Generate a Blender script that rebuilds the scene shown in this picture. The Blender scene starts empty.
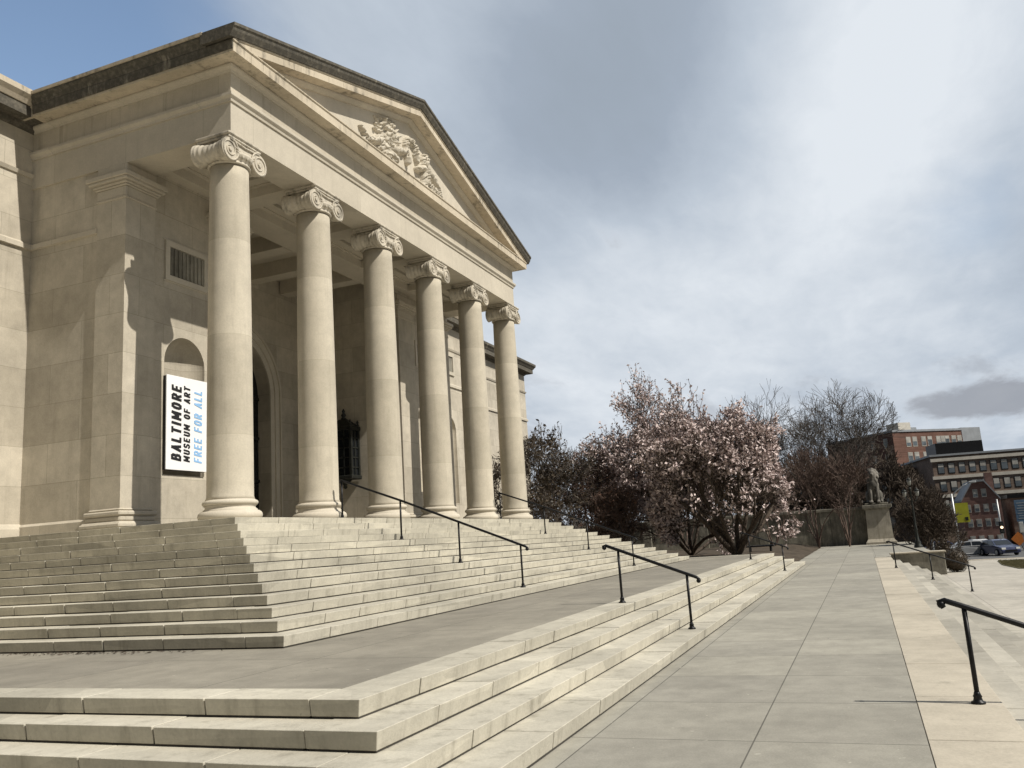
import bpy, bmesh, math, random
import numpy as np
from mathutils import Vector, Matrix, noise
SC = bpy.context.scene
COL = SC.collection
PI = math.pi
random.seed(7)

# ------------------------------------------------------------------ mesh builder
class MB:
    def __init__(self):
        self.v = []; self.f = []; self.sm = []
    def add(self, vs, fs, smooth=False):
        o = len(self.v)
        self.v.extend([tuple(p) for p in vs])
        for f in fs:
            self.f.append(tuple(i + o for i in f)); self.sm.append(smooth)
        return self
    def box(self, x0, x1, y0, y1, z0, z1, bev=0.0):
        if bev <= 0:
            vs = [(x0,y0,z0),(x1,y0,z0),(x1,y1,z0),(x0,y1,z0),(x0,y0,z1),(x1,y0,z1),(x1,y1,z1),(x0,y1,z1)]
            fs = [(3,2,1,0),(4,5,6,7),(0,1,5,4),(1,2,6,5),(2,3,7,6),(3,0,4,7)]
            return self.add(vs, fs)
        b = min(bev, .45*(x1-x0), .45*(y1-y0), .45*(z1-z0))
        vs = []; idx = {}
        for i, (xa, sx) in enumerate(((x0,1),(x1,-1))):
            for j, (ya, sy) in enumerate(((y0,1),(y1,-1))):
                for k, (za, sz) in enumerate(((z0,1),(z1,-1))):
                    idx[i,j,k,0] = len(vs); vs.append((xa, ya+sy*b, za+sz*b))
                    idx[i,j,k,1] = len(vs); vs.append((xa+sx*b, ya, za+sz*b))
                    idx[i,j,k,2] = len(vs); vs.append((xa+sx*b, ya+sy*b, za))
        fs = []
        g = lambda i,j,k,a: idx[i,j,k,a]
        for i in (0,1):
            fs.append(tuple(g(i,*jk,0) for jk in ((0,0),(1,0),(1,1),(0,1))))
            fs.append(tuple(g(jk[0],i,jk[1],1) for jk in ((0,0),(1,0),(1,1),(0,1))))
            fs.append(tuple(g(jk[0],jk[1],i,2) for jk in ((0,0),(1,0),(1,1),(0,1))))
        for p in (0,1):
            for q in (0,1):
                fs.append((g(p,q,0,0),g(p,q,1,0),g(p,q,1,1),g(p,q,0,1)))
                fs.append((g(p,0,q,0),g(p,1,q,0),g(p,1,q,2),g(p,0,q,2)))
                fs.append((g(0,p,q,1),g(1,p,q,1),g(1,p,q,2),g(0,p,q,2)))
                for k in (0,1):
                    pass
        for i in (0,1):
            for j in (0,1):
                for k in (0,1):
                    fs.append((g(i,j,k,0),g(i,j,k,1),g(i,j,k,2)))
        return self.add(vs, fs)
    def obox(self, c, ux, uy, uz, hx, hy, hz):
        c = Vector(c); vs = []
        for k in (-1,1):
            for j in (-1,1):
                for i in (-1,1):
                    vs.append(c + Vector(ux)*hx*i + Vector(uy)*hy*j + Vector(uz)*hz*k)
        return self.add(vs, [(0,2,3,1),(4,5,7,6),(0,1,5,4),(1,3,7,5),(3,2,6,7),(2,0,4,6)])
    def tube(self, pts, rad, n=8, caps=True, smooth=True):
        pts = [Vector(p) for p in pts]
        if not hasattr(rad, '__len__'): rad = [rad]*len(pts)
        vs = []; N = None
        for i, p in enumerate(pts):
            t = (pts[min(i+1,len(pts)-1)] - pts[max(i-1,0)])
            if t.length < 1e-9: t = Vector((0,0,1))
            t.normalize()
            if N is None:
                a = Vector((0,0,1)) if abs(t.z) < .9 else Vector((1,0,0))
                N = t.cross(a).normalized()
            else:
                N = (N - t*N.dot(t)); N = N.normalized() if N.length > 1e-6 else t.orthogonal().normalized()
            B = t.cross(N)
            for k in range(n):
                a = 2*PI*k/n
                vs.append(p + (N*math.cos(a) + B*math.sin(a))*rad[i])
        fs = []
        for i in range(len(pts)-1):
            for k in range(n):
                k2 = (k+1) % n
                fs.append((i*n+k, i*n+k2, (i+1)*n+k2, (i+1)*n+k))
        self.add(vs, fs, smooth)
        if caps:
            o = len(self.v) - len(vs)
            self.f.append(tuple(o+k for k in reversed(range(n)))); self.sm.append(False)
            self.f.append(tuple(o+(len(pts)-1)*n+k for k in range(n))); self.sm.append(False)
        return self
    def lathe(self, prof, c=(0,0,0), n=32, axis='z', smooth=True, caps=True):
        """prof: list of (r, h) along axis"""
        vs = []
        for r, h in prof:
            for k in range(n):
                a = 2*PI*k/n
                u, w = r*math.cos(a), r*math.sin(a)
                if axis == 'z': p = (c[0]+u, c[1]+w, c[2]+h)
                elif axis == 'y': p = (c[0]+u, c[1]+h, c[2]-w)
                else: p = (c[0]+h, c[1]+u, c[2]+w)
                vs.append(p)
        fs = []
        m = len(prof)
        for i in range(m-1):
            for k in range(n):
                k2 = (k+1) % n
                fs.append((i*n+k, i*n+k2, (i+1)*n+k2, (i+1)*n+k))
        o = len(self.v)
        self.add(vs, fs, smooth)
        if caps:
            self.f.append(tuple(o+k for k in reversed(range(n)))); self.sm.append(False)
            self.f.append(tuple(o+(m-1)*n+k for k in range(n))); self.sm.append(False)
        return self
    def ellipsoid(self, c, r, n=12, m=8, rot=None):
        vs = []; fs = []
        R = rot if rot is not None else Matrix.Identity(3)
        for i in range(m+1):
            th = PI*i/m
            for k in range(n):
                a = 2*PI*k/n
                p = R @ Vector((r[0]*math.sin(th)*math.cos(a), r[1]*math.sin(th)*math.sin(a), r[2]*math.cos(th)))
                vs.append(Vector(c)+p)
        for i in range(m):
            for k in range(n):
                k2 = (k+1) % n
                fs.append((i*n+k, (i+1)*n+k, (i+1)*n+k2, i*n+k2))
        return self.add(vs, fs, True)
    def prism(self, poly, fn0, fn1, smooth=False):
        """poly list of 2D; fn0/fn1 map (a,b)->3D for both ends"""
        n = len(poly)
        vs = [fn0(*p) for p in poly] + [fn1(*p) for p in poly]
        fs = [(i, (i+1) % n, n+(i+1) % n, n+i) for i in range(n)]
        self.add(vs, fs, smooth)
        o = len(self.v) - 2*n
        self.f.append(tuple(o+i for i in reversed(range(n)))); self.sm.append(False)
        self.f.append(tuple(o+n+i for i in range(n))); self.sm.append(False)
        return self
    def sweep(self, path, prof, closed_prof=True, caps=True):
        """path: list of (x,y,(nx,ny)) outward offsets (miter vectors); prof: list of (o,z)"""
        n = len(prof); vs = []; fs = []
        for x, y, (nx, ny) in path:
            for o, z in prof: vs.append((x+nx*o, y+ny*o, z))
        m = n if closed_prof else n-1
        for i in range(len(path)-1):
            for k in range(m):
                k2 = (k+1) % n
                fs.append((i*n+k, (i+1)*n+k, (i+1)*n+k2, i*n+k2))
        self.add(vs, fs)
        if caps and closed_prof:
            o = len(self.v) - len(vs)
            self.f.append(tuple(o+k for k in range(n))); self.sm.append(False)
            self.f.append(tuple(o+(len(path)-1)*n+k for k in reversed(range(n)))); self.sm.append(False)
        return self
    def segs(self, P0, P1, R0, R1, n=4):
        """many independent tapered tubes, numpy"""
        P0 = np.asarray(P0,float); P1 = np.asarray(P1,float); R0 = np.asarray(R0,float); R1 = np.asarray(R1,float)
        if len(P0) == 0: return self
        T = P1-P0; L = np.linalg.norm(T,axis=1,keepdims=True); T = T/np.maximum(L,1e-9)
        A = np.where(np.abs(T[:,2:3])<.9, np.array([[0,0,1.]]), np.array([[1.,0,0]]))
        N = np.cross(T,A); N /= np.linalg.norm(N,axis=1,keepdims=True); B = np.cross(T,N)
        o = len(self.v); vs = np.zeros((len(P0),2*n,3))
        for k in range(n):
            a = 2*PI*k/n; d = N*math.cos(a)+B*math.sin(a)
            vs[:,k] = P0+d*R0[:,None]; vs[:,n+k] = P1+d*R1[:,None]
        self.v.extend(map(tuple, vs.reshape(-1,3).tolist()))
        for i in range(len(P0)):
            b = o+i*2*n
            for k in range(n):
                k2 = (k+1) % n
                self.f.append((b+k, b+k2, b+n+k2, b+n+k)); self.sm.append(True)
        return self
    def mesh(self, name):
        me = bpy.data.meshes.new(name)
        me.from_pydata(self.v, [], self.f)
        me.polygons.foreach_set('use_smooth', self.sm)
        me.validate(); me.update()
        return me

def wloc(o):
    p = Vector((0,0,0))
    while o is not None:
        p = p + Vector(o.location); o = o.parent
    return p

def build(name, mb, mat, parent=None, label=None, fix=True):
    """mb in world coordinates; parents are unrotated while building"""
    if parent is not None:
        w = wloc(parent)
        if w.length > 0: mb.v = [(a-w.x, b-w.y, c-w.z) for a,b,c in mb.v]
    me = mb.mesh(name)
    if fix:
        bm = bmesh.new(); bm.from_mesh(me); bmesh.ops.recalc_face_normals(bm, faces=bm.faces); bm.to_mesh(me); bm.free()
    o = bpy.data.objects.new(name, me); COL.objects.link(o)
    if mat is not None: me.materials.append(mat)
    if parent is not None: o.parent = parent
    if label: o['label'] = label
    return o

def thing(name, label, cat, loc=(0,0,0), group=None):
    o = bpy.data.objects.new(name, None); COL.objects.link(o)
    o.empty_display_size = .2; o.location = loc
    o['label'] = label; o['category'] = cat
    if group: o['group'] = group
    return o
def tag(o, label, cat, group=None):
    o['label'] = label; o['category'] = cat
    if group: o['group'] = group
    return o
def struct(o, kind='structure', label=None, cat=None):
    o['kind'] = kind
    if label: o['label'] = label
    if cat: o['category'] = cat
    return o
def copy_tree(o, parent=None):
    c = o.copy(); COL.objects.link(c)
    if parent is not None: c.parent = parent
    for ch in list(o.children): copy_tree(ch, c)
    return c

# ------------------------------------------------------------------ materials
class NT:
    def __init__(self, name):
        self.m = bpy.data.materials.new(name); self.m.use_nodes = True
        self.t = self.m.node_tree; self.t.nodes.clear()
        self.out = self.n('ShaderNodeOutputMaterial'); self.b = self.n('ShaderNodeBsdfPrincipled')
        self.t.links.new(self.b.outputs[0], self.out.inputs[0])
        self.pos = self.n('ShaderNodeNewGeometry').outputs['Position']
    def n(self, t, **k):
        x = self.t.nodes.new(t)
        for a, v in k.items(): setattr(x, a, v)
        return x
    def l(self, a, b): self.t.links.new(a, b)
    def set(self, s, v):
        if hasattr(v, 'is_output'): self.l(v, s)
        else: s.default_value = v
    def math(self, op, a, b=0., c=None, clamp=False):
        x = self.n('ShaderNodeMath', operation=op, use_clamp=clamp)
        self.set(x.inputs[0], a); self.set(x.inputs[1], b)
        if c is not None: self.set(x.inputs[2], c)
        return x.outputs[0]
    def noise(self, scale, detail=4, rough=.55, vec=None, dist=0.):
        x = self.n('ShaderNodeTexNoise'); x.inputs['Scale'].default_value = scale
        x.inputs['Detail'].default_value = detail; x.inputs['Roughness'].default_value = rough; x.inputs['Distortion'].default_value = dist
        self.l(vec if vec is not None else self.pos, x.inputs['Vector'])
        return x.outputs[0]
    def map(self, scale=(1,1,1), loc=(0,0,0), vec=None, rot=(0,0,0)):
        x = self.n('ShaderNodeMapping'); x.inputs['Scale'].default_value = scale; x.inputs['Location'].default_value = loc; x.inputs['Rotation'].default_value = rot
        self.l(vec if vec is not None else self.pos, x.inputs['Vector']); return x.outputs[0]
    def rng(self, v, a, b, c=0., d=1., smooth=True):
        x = self.n('ShaderNodeMapRange'); x.interpolation_type = 'SMOOTHSTEP' if smooth else 'LINEAR'
        self.l(v, x.inputs[0])
        for i, q in enumerate((a,b,c,d)): x.inputs[i+1].default_value = q
        return x.outputs[0]
    def mix(self, fac, a, b, mode='MIX'):
        x = self.n('ShaderNodeMix', data_type='RGBA', blend_type=mode)
        self.set(x.inputs[0], fac)
        self.set(x.inputs[6], a if hasattr(a,'is_output') else (*a,1)); self.set(x.inputs[7], b if hasattr(b,'is_output') else (*b,1))
        return x.outputs[2]
    def gray(self, v):
        x = self.n('ShaderNodeCombineColor')
        for i in range(3): self.l(v, x.inputs[i])
        return x.outputs[0]
    def wallvec(self):
        s = self.n('ShaderNodeSeparateXYZ'); self.l(self.pos, s.inputs[0])
        c = self.n('ShaderNodeCombineXYZ'); self.l(self.math('ADD', s.outputs[0], s.outputs[1]), c.inputs[0]); self.l(s.outputs[2], c.inputs[1])
        return c.outputs[0]
    def brick(self, w, h, mortar, vec, c1, c2, cm, offset=.5, smooth=.1, bias=0.):
        x = self.n('ShaderNodeTexBrick'); x.offset = offset
        x.inputs['Scale'].default_value = 1; x.inputs['Brick Width'].default_value = w; x.inputs['Row Height'].default_value = h
        x.inputs['Mortar Size'].default_value = mortar; x.inputs['Mortar Smooth'].default_value = smooth; x.inputs['Bias'].default_value = bias
        for k, c in (('Color1',c1),('Color2',c2),('Mortar',cm)): x.inputs[k].default_value = (*c,1)
        self.l(vec, x.inputs['Vector']); return x
    def bump(self, h, strength=.2, dist=.02):
        x = self.n('ShaderNodeBump'); x.inputs['Strength'].default_value = strength; x.inputs['Distance'].default_value = dist
        self.l(h, x.inputs['Height']); self.l(x.outputs[0], self.b.inputs['Normal'])
    def done(self, col, rough=.8, metal=0., spec=.3):
        self.set(self.b.inputs['Base Color'], col if hasattr(col,'is_output') else (*col,1))
        self.set(self.b.inputs['Roughness'], rough); self.b.inputs['Metallic'].default_value = metal
        self.b.inputs['Specular IOR Level'].default_value = spec
        return self.m

LIME = (.53,.482,.395)
def stone(name, base=LIME, joints=None, mort=.007, var=.12, streak=.18, stain=0., stain_col=(.062,.058,.049), stain_lo=.5, bump=.15, offset=.5, mdark=.55, fine=30, blocky=False):
    q = NT(name)
    big = q.noise(.55, 5, .6); mid = q.noise(4, 5, .6); fn = q.noise(fine, 4, .6)
    st = q.noise(1., 5, .65, q.map((5,5,.35)))
    c = q.mix(q.rng(big,.3,.7), tuple(x*(1-var) for x in base), tuple(min(1,x*(1+var*.6)) for x in base))
    if joints:
        b = q.brick(joints[0], joints[1], mort, q.wallvec(), (1,1,1), (1-var*1.3,1-var*1.35,1-var*1.45), (mdark,mdark,mdark*.95), offset)
        c = q.mix(1., c, b.outputs[0], 'MULTIPLY')
    v = q.math('ADD', q.rng(mid,.25,.75,1-var*.6,1+var*.4), q.rng(fn,.3,.7,-.05,.05))
    c = q.mix(1., c, q.gray(v), 'MULTIPLY')
    c = q.mix(q.rng(st,.5,.78,0,streak), c, tuple(x*.42 for x in (base[0],base[1]*.97,base[2]*.92)))
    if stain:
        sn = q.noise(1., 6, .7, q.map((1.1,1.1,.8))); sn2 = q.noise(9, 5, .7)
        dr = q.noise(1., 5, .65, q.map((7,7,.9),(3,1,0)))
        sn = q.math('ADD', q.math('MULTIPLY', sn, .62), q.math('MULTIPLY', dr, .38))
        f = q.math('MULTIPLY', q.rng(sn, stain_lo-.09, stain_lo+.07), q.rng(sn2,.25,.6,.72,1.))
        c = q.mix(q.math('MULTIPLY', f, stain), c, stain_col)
    if blocky:
        vo = q.n('ShaderNodeTexVoronoi'); vo.feature = 'F1'; vo.inputs['Scale'].default_value = 1.; q.l(q.map((.55,.55,6.67)), vo.inputs['Vector'])
        sv = q.n('ShaderNodeSeparateColor'); q.l(vo.outputs['Color'], sv.inputs[0])
        if blocky > 1: c = q.mix(1., c, q.gray(q.rng(sv.outputs[0], 0, 1, .84, 1.08, False)), 'MULTIPLY')
        if blocky == 3: c = q.mix(1., c, q.gray(q.rng(q.n('ShaderNodeObjectInfo').outputs['Random'], 0, 1, .76, 1.06, False)), 'MULTIPLY')
        g1 = q.noise(2.2, 7, .72, q.map((1,1,1.5),(9,2,4))); g2 = q.noise(22, 4, .6)
        c = q.mix(q.rng(g1, .55, .75, 0, .5), c, (.21,.195,.155))
        c = q.mix(q.rng(g2, .66, .74, 0, .35), c, (.16,.15,.12))
    h = q.math('ADD', q.math('MULTIPLY', mid, .5), fn)
    q.bump(h, bump, .015)
    return q.done(c, .88, 0, .2)

def flat(name, col, rough=.6, metal=0., var=.1, scale=6, spec=.4, bump=0.):
    q = NT(name); n1 = q.noise(scale,5,.6)
    c = q.mix(q.rng(n1,.3,.7), tuple(x*(1-var) for x in col), tuple(min(1,x*(1+var)) for x in col))
    if bump: q.bump(q.noise(scale*5,4,.6), bump, .01)
    return q.done(c, rough, metal, spec)

def paving(name, base, w, h, mort=.007, loc=(0,0,0), offset=0., rot=0., var=.12, mdark=.35):
    q = NT(name)
    vec = q.map((1,1,1), loc, None, (0,0,rot))
    b = q.brick(w, h, mort, vec, (1,1,1), (1-var*1.4,1-var*1.4,1-var*1.3), (mdark,mdark,mdark), offset, .2)
    big = q.noise(.35,6,.65); mid = q.noise(2.5,6,.65); fn = q.noise(60,3,.6)
    c = q.mix(q.rng(big,.3,.7), tuple(x*.86 for x in base), tuple(x*1.1 for x in base))
    c = q.mix(1., c, b.outputs[0], 'MULTIPLY')
    c = q.mix(1., c, q.gray(q.math('ADD', q.rng(mid,.3,.72,.86,1.07), q.rng(fn,.3,.7,-.06,.06))), 'MULTIPLY')
    blot = q.noise(1.3,6,.7,q.map((1,1,1),(5,3,1)))
    c = q.mix(q.rng(blot,.56,.72,0,.35), c, tuple(x*.55 for x in base))
    gm = q.n('ShaderNodeTexVoronoi'); gm.inputs['Scale'].default_value = 2.3; q.l(q.pos, gm.inputs['Vector'])
    gmn = q.noise(.8,3,.6,q.map((1,1,1),(2,7,0)))
    c = q.mix(q.math('MULTIPLY', q.rng(gm.outputs['Distance'], .035, .055, .6, 0), q.rng(gmn,.48,.6)), c, tuple(x*.4 for x in base))
    ck = q.n('ShaderNodeTexVoronoi'); ck.feature = 'DISTANCE_TO_EDGE'; ck.inputs['Scale'].default_value = .42
    wv = q.n('ShaderNodeVectorMath', operation='ADD'); q.l(q.pos, wv.inputs[0]); nz = q.n('ShaderNodeTexNoise'); nz.inputs['Scale'].default_value = 2.5; q.l(q.pos, nz.inputs['Vector']); q.l(nz.outputs['Color'], wv.inputs[1]); q.l(wv.outputs[0], ck.inputs['Vector'])
    c = q.mix(q.math('MULTIPLY', q.rng(ck.outputs['Distance'], .002, .006, .55, 0), q.rng(gmn,.62,.68)), c, tuple(x*.35 for x in base))
    dd = q.noise(4.5,6,.7,q.map((.6,1.6,1),(1,1,1)))
    c = q.mix(q.rng(dd,.55,.75,0,.3), c, tuple(x*.62 for x in base))
    sp = q.noise(11,2,.5,q.map((1,1,1),(15,3,1)))
    c = q.mix(q.rng(sp,.72,.76,0,.5), c, tuple(min(1,x*1.5) for x in base))
    q.bump(q.math('ADD', fn, q.math('MULTIPLY', b.outputs[1], -1.5)), .2, .01)
    return q.done(c, .85, 0, .25)

M = {}
M['ashlar'] = stone('limestone_ashlar', joints=(1.9,.93), var=.16, streak=.32, mdark=.62, mort=.006)
M['smooth'] = stone('limestone_smooth', var=.08, streak=.12)
M['shaft'] = stone('limestone_column', base=(.525,.477,.385), var=.11, streak=.34, joints=(1000,2.17), mort=.006, mdark=.8)
M['trim'] = stone('limestone_trim', var=.08, streak=.15, joints=(2.3,60), mort=.006, mdark=.7)
M['frieze'] = stone('limestone_frieze', base=(.50,.45,.36), var=.1, streak=.5, joints=(1.6,60), mort=.006, mdark=.75)
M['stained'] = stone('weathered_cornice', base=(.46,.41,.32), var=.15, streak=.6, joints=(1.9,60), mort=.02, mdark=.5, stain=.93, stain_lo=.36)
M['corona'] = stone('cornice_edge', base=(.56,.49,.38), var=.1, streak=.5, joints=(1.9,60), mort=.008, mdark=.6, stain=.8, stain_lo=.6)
M['step'] = stone('step_stone', base=(.50,.47,.39), var=.13, streak=.55, bump=.25, blocky=2)
M['cap'] = stone('border_stone', base=(.46,.415,.335), var=.14, streak=.12, bump=.2, blocky=True)
M['pedstone'] = stone('pedestal_stone', base=(.43,.395,.325), var=.18, streak=.5, stain=.5, stain_lo=.6)
M['lionstone'] = stone('lion_stone', base=(.21,.195,.17), var=.25, streak=.5, stain=.8, stain_lo=.52, fine=14)
M['lowstep'] = stone('lower_step_stone', base=(.42,.395,.335), var=.14, streak=.15, bump=.2, blocky=3)
M['dirtystone'] = stone('dirty_stone', base=(.30,.28,.23), var=.2, streak=.5, stain=.6, stain_lo=.5)
M['relief'] = stone('relief_stone', base=(.53,.485,.40), var=.1, streak=.3, stain=.5, stain_lo=.62)
M['mortar'] = flat('dark_mortar', (.05,.045,.038), .95)
M['capital'] = stone('limestone_capital', var=.1, streak=.3, stain=.7, stain_lo=.56)
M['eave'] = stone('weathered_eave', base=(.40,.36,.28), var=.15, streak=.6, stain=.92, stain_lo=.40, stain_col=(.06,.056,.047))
M['walk'] = paving('walkway_paving', (.34,.323,.272), 1.62, 1.36, .007, (0,-.03,0), 0.)
M['terr'] = paving('terrace_paving', (.275,.255,.21), 2.6, 2.2, .008, (.3,.2,0), 0., 0., .12, .5)
M['plaza'] = paving('plaza_concrete', (.46,.43,.37), 3.1, 3.4, .012, (0,0,0), 0., 0., .06, .6)
M['asphalt'] = flat('asphalt', (.10,.10,.10), .9, 0, .2, 3)
M['grass'] = flat('grass_blades', (.105,.095,.05), .9, 0, .35, 8, .1, .6)
M['earth'] = flat('earth', (.075,.06,.045), .95, 0, .35, 2, .1, .5)
M['iron'] = flat('black_iron', (.016,.016,.017), .42, .6, .3, 12)
M['bronze'] = flat('dark_bronze', (.03,.032,.028), .5, .5, .3, 12)
M['darkglass'] = flat('dark_glass', (.012,.014,.016), .12, 0, .2, 2, .6)
M['lampglass'] = flat('lamp_glass', (.24,.24,.22), .2, 0, .15, 6, .5)
M['white'] = flat('white_paint', (.82,.82,.82), .5, 0, .02, 3)
M['black'] = flat('black_paint', (.012,.012,.013), .55, 0, .1, 3)
M['blue'] = flat('light_blue_paint', (.26,.47,.75), .55, 0, .05, 3)
M['bark'] = flat('bark', (.085,.068,.055), .95, 0, .35, 9, .1, .5)
M['graybark'] = flat('gray_bark', (.12,.105,.092), .95, 0, .3, 9, .1, .4)
M['redbark'] = flat('reddish_twig', (.135,.098,.082), .95, 0, .3, 5, .1, .4)

# ------------------------------------------------------------------ dimensions (metres; Z=0 is the lower walk)
R_ = .15
XL, XRR, YF = 8.31, 25.16, 8.17            # entablature faces
XC = (XL+XRR)/2
FL = 17*R_                                 # portico floor
ZA, ZM, ZT, ZF = 11.07, 11.82, 12.02, 12.53
ZK0, ZK1, ZS = 12.68, 12.95, 13.24
OK, OS = .47, .645
T2 = .3707
UX, UY, UXR = 3.236, 3.122, 30.3
YW = 11.29                                 # wall behind the columns
YWING = 14.30
CX1, CSP, CY = 8.775, 3.24, 8.60

# ------------------------------------------------------------------ stairs
def blocks(mb, core, a, b, fixed0, fixed1, z0, z1, axis, rng, L=(1.25,2.15), gap=.015, bev=.004, base=.016, outer=-1, caps=True):
    p = a
    while p < b-.01:
        q = p + rng.uniform(*L)
        if b - q < .7: q = b
        g0 = gap/2 if p > a+.001 else 0; g1 = gap/2 if q < b-.001 else 0
        dz = rng.uniform(-.003, .003); d = rng.uniform(-.004,.004)
        f0, f1 = (fixed0+d, fixed1) if outer < 0 else (fixed0, fixed1+d)
        s0 = len(mb.v)
        if axis == 'x': mb.box(p+g0, q-g1, f0, f1, z0+base, z1+dz, bev)
        else: mb.box(f0, f1, p+g0, q-g1, z0+base, z1+dz, bev)
        # the riser is undercut: its foot sits back from the nosing
        ax = 1 if axis == 'x' else 0; fo = f0 if outer < 0 else f1; zm = (z0+z1)/2
        for n_ in range(s0, len(mb.v)):
            v = list(mb.v[n_])
            if v[2] < zm and abs(v[ax]-fo) < .02: v[ax] -= .022*outer; mb.v[n_] = tuple(v)
            if axis == 'x' and outer < 0 and v[2] < zm and caps:
                if abs(v[0]-a) < .02: v[0] += .022; mb.v[n_] = tuple(v)
                if abs(v[0]-b) < .02: v[0] -= .022; mb.v[n_] = tuple(v)
        p = q
    i0, i1 = (.029,.01) if outer < 0 else (.01,.029)
    if axis == 'x': core.box(a+.029, b-.029, fixed0+i0, fixed1-i1, z0+.001, z1-.009)
    else: core.box(fixed0+i0, fixed1-i1, a+.022, b-.022, z0+.001, z1-.009)
def ring_step(parent, mat, x0, x1, y0, yb, z0, z1, depth, rng, L=(1.25,2.15), **kw):
    mb = MB(); core = MB()
    blocks(mb, core, x0, x1, y0, y0+depth, z0, z1, 'x', rng, L, **kw)
    blocks(mb, core, y0+depth+.006, yb, x0, x0+depth, z0, z1, 'y', rng, L, **kw)
    blocks(mb, core, y0+depth+.006, yb, x1-depth, x1, z0, z1, 'y', rng, L, outer=1, **kw)
    s = build('step', mb, mat, parent); build('mortar', core, M['mortar'], s)
rng = random.Random(3)
up = thing('stone_staircase', 'tall pale stone staircase climbing to the columned porch of the museum', 'staircase', (XC,3.1,.6))
for k in range(13):
    x0, x1, y0 = UX+k*T2, UXR-k*T2, UY+k*T2
    ring_step(up, M['step'], x0, x1, y0, YWING-.02 if k < 12 else 14.1, .6+k*R_, .75+k*R_, .60, rng, L=(.9,1.45))
low = thing('stone_staircase', 'low flight of four broad stone steps between the walk and the terrace', 'staircase', (XC,-.6,0))
LS = [0., .37, .74, 1.16]
for k in range(4):
    o = LS[3-k]
    ring_step(low, M['step'], -o, 33.1+o, -o, 26, k*R_, (k+1)*R_, .62 if k < 3 else .46, rng, L=(.95,1.5))
down = thing('stone_staircase', 'pale stone steps going down from the walk to the street side plaza', 'staircase', (16,-4.7,-.9))
for k in range(6):
    mb = MB(); core = MB(); z1 = -.15*k
    if k == 0: blocks(mb, core, -14, 38.2, -4.70, -3.99, -.15, 0.0, 'x', rng, (1.7,2.4), .012, .004)
    else: blocks(mb, core, -14, 38.2, -4.70-.36*k, -4.70-.36*k+.5, z1-.15, z1, 'x', rng, (1.5,2.3), .012, .004)
    s = build('step', mb, M['cap'] if k == 0 else M['lowstep'], down); build('mortar', core, M['mortar'], s)

# ------------------------------------------------------------------ ground
def sheet(pts, z=None):
    mb = MB(); mb.add([(p[0],p[1],z if z is not None else p[2]) for p in pts], [tuple(range(len(pts)))]); return mb
def solid(name, x0, x1, y0, y1, z0, z1, mat):
    o = build(name, MB().box(x0,x1,y0,y1,z0,z1), mat); struct(o); return o
solid('terrace', .45, 32.65, .452, 26, -.3, .597, M['terr'])
solid('walkway', -60, 66, -3.985, 26, -3.2, -.004, M['walk'])
solid('walkway', 38.6, 66, -6.75, -3.99, -3.2, -.006, M['walk'])
# planting ground beyond the stairs
mb = MB(); nx, ny = 30, 24; vs = []; fs = []
for i in range(nx+1):
    for j in range(ny+1):
        x = 34.6+27.2*i/nx; y = -.6+ (40.6)*j/ny
        e = min((x-34.6)/2.5, (y+.6)/1.8, 1)
        vs.append((x,y, .02+.42*max(0,e)+ .05*noise.noise((x*.6,y*.6,0))))
for i in range(nx):
    for j in range(ny): a = i*(ny+1)+j; fs.append((a,a+ny+1,a+ny+2,a+1))
mb.add(vs, fs, True); struct(build('planting_bed', mb, M['earth']))
struct(build('ground', sheet([(-1500,-1500),(1500,-1500),(1500,1500),(-1500,1500)], -3.3), M['earth']))
# plaza sloping to the street
mb = MB(); ys = [-60,-10.4,-6.4]
xs = [-60,38,58,70]; zz = [-.9,-.9,-1.25,-1.9]
vs = [(x,y,z) for x,z in zip(xs,zz) for y in ys]
fs = []
for i in range(3):
    for j in range(2): a = i*3+j; fs.append((a,a+3,a+4,a+1))
mb.add(vs, fs); struct(build('plaza', mb, M['plaza']))
# lawn wedge along the plaza
def zpl(x): return float(np.interp(x, xs, zz))
mb = MB(); L = [(41,-10.2),(47,-10.25),(54,-10.9),(54,-60),(38,-60)]
mb.add([(x,y,zpl(x)+.03) for x,y in L], [(0,1,2,3,4)]); struct(build('lawn', mb, M['grass']))
gv = MB(); rg = random.Random(5)
P0=[];P1=[];A=[];B=[]
for i in range(9000):
    x = rg.uniform(40.5,54); y = -10.3 - abs(rg.gauss(0,2.5)) - max(0,(x-47)*.09)
    z = zpl(x)+.02; P0.append((x,y,z)); P1.append((x+rg.uniform(-.03,.03), y+rg.uniform(-.03,.03), z+rg.uniform(.04,.09))); A.append(.012); B.append(.002)
gv.segs(P0,P1,A,B,3); struct(build('grass', gv, M['grass'], fix=False), 'stuff', 'short green grass on the wedge of lawn beside the plaza', 'grass')
# road
mb = MB(); mb.add([(70.0,-120,-1.92),(70.0,-8,-1.92),(150,-8,-3.0),(150,-120,-3.0)], [(0,1,2,3)])
struct(build('road', mb, M['asphalt']))
mk = MB()
for i in range(14):
    y = -14-i*7; mk.add([(92,y,-2.213),(92,y-3,-2.213),(92.25,y-3,-2.216),(92.25,y,-2.216)], [(0,1,2,3)])
struct(build('road_marking', mk, M['white']))
kb = MB(); kb.box(69.6,70.0,-120,-10,-2.2,-1.74,.03); struct(build('kerb', kb, M['cap']))

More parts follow.
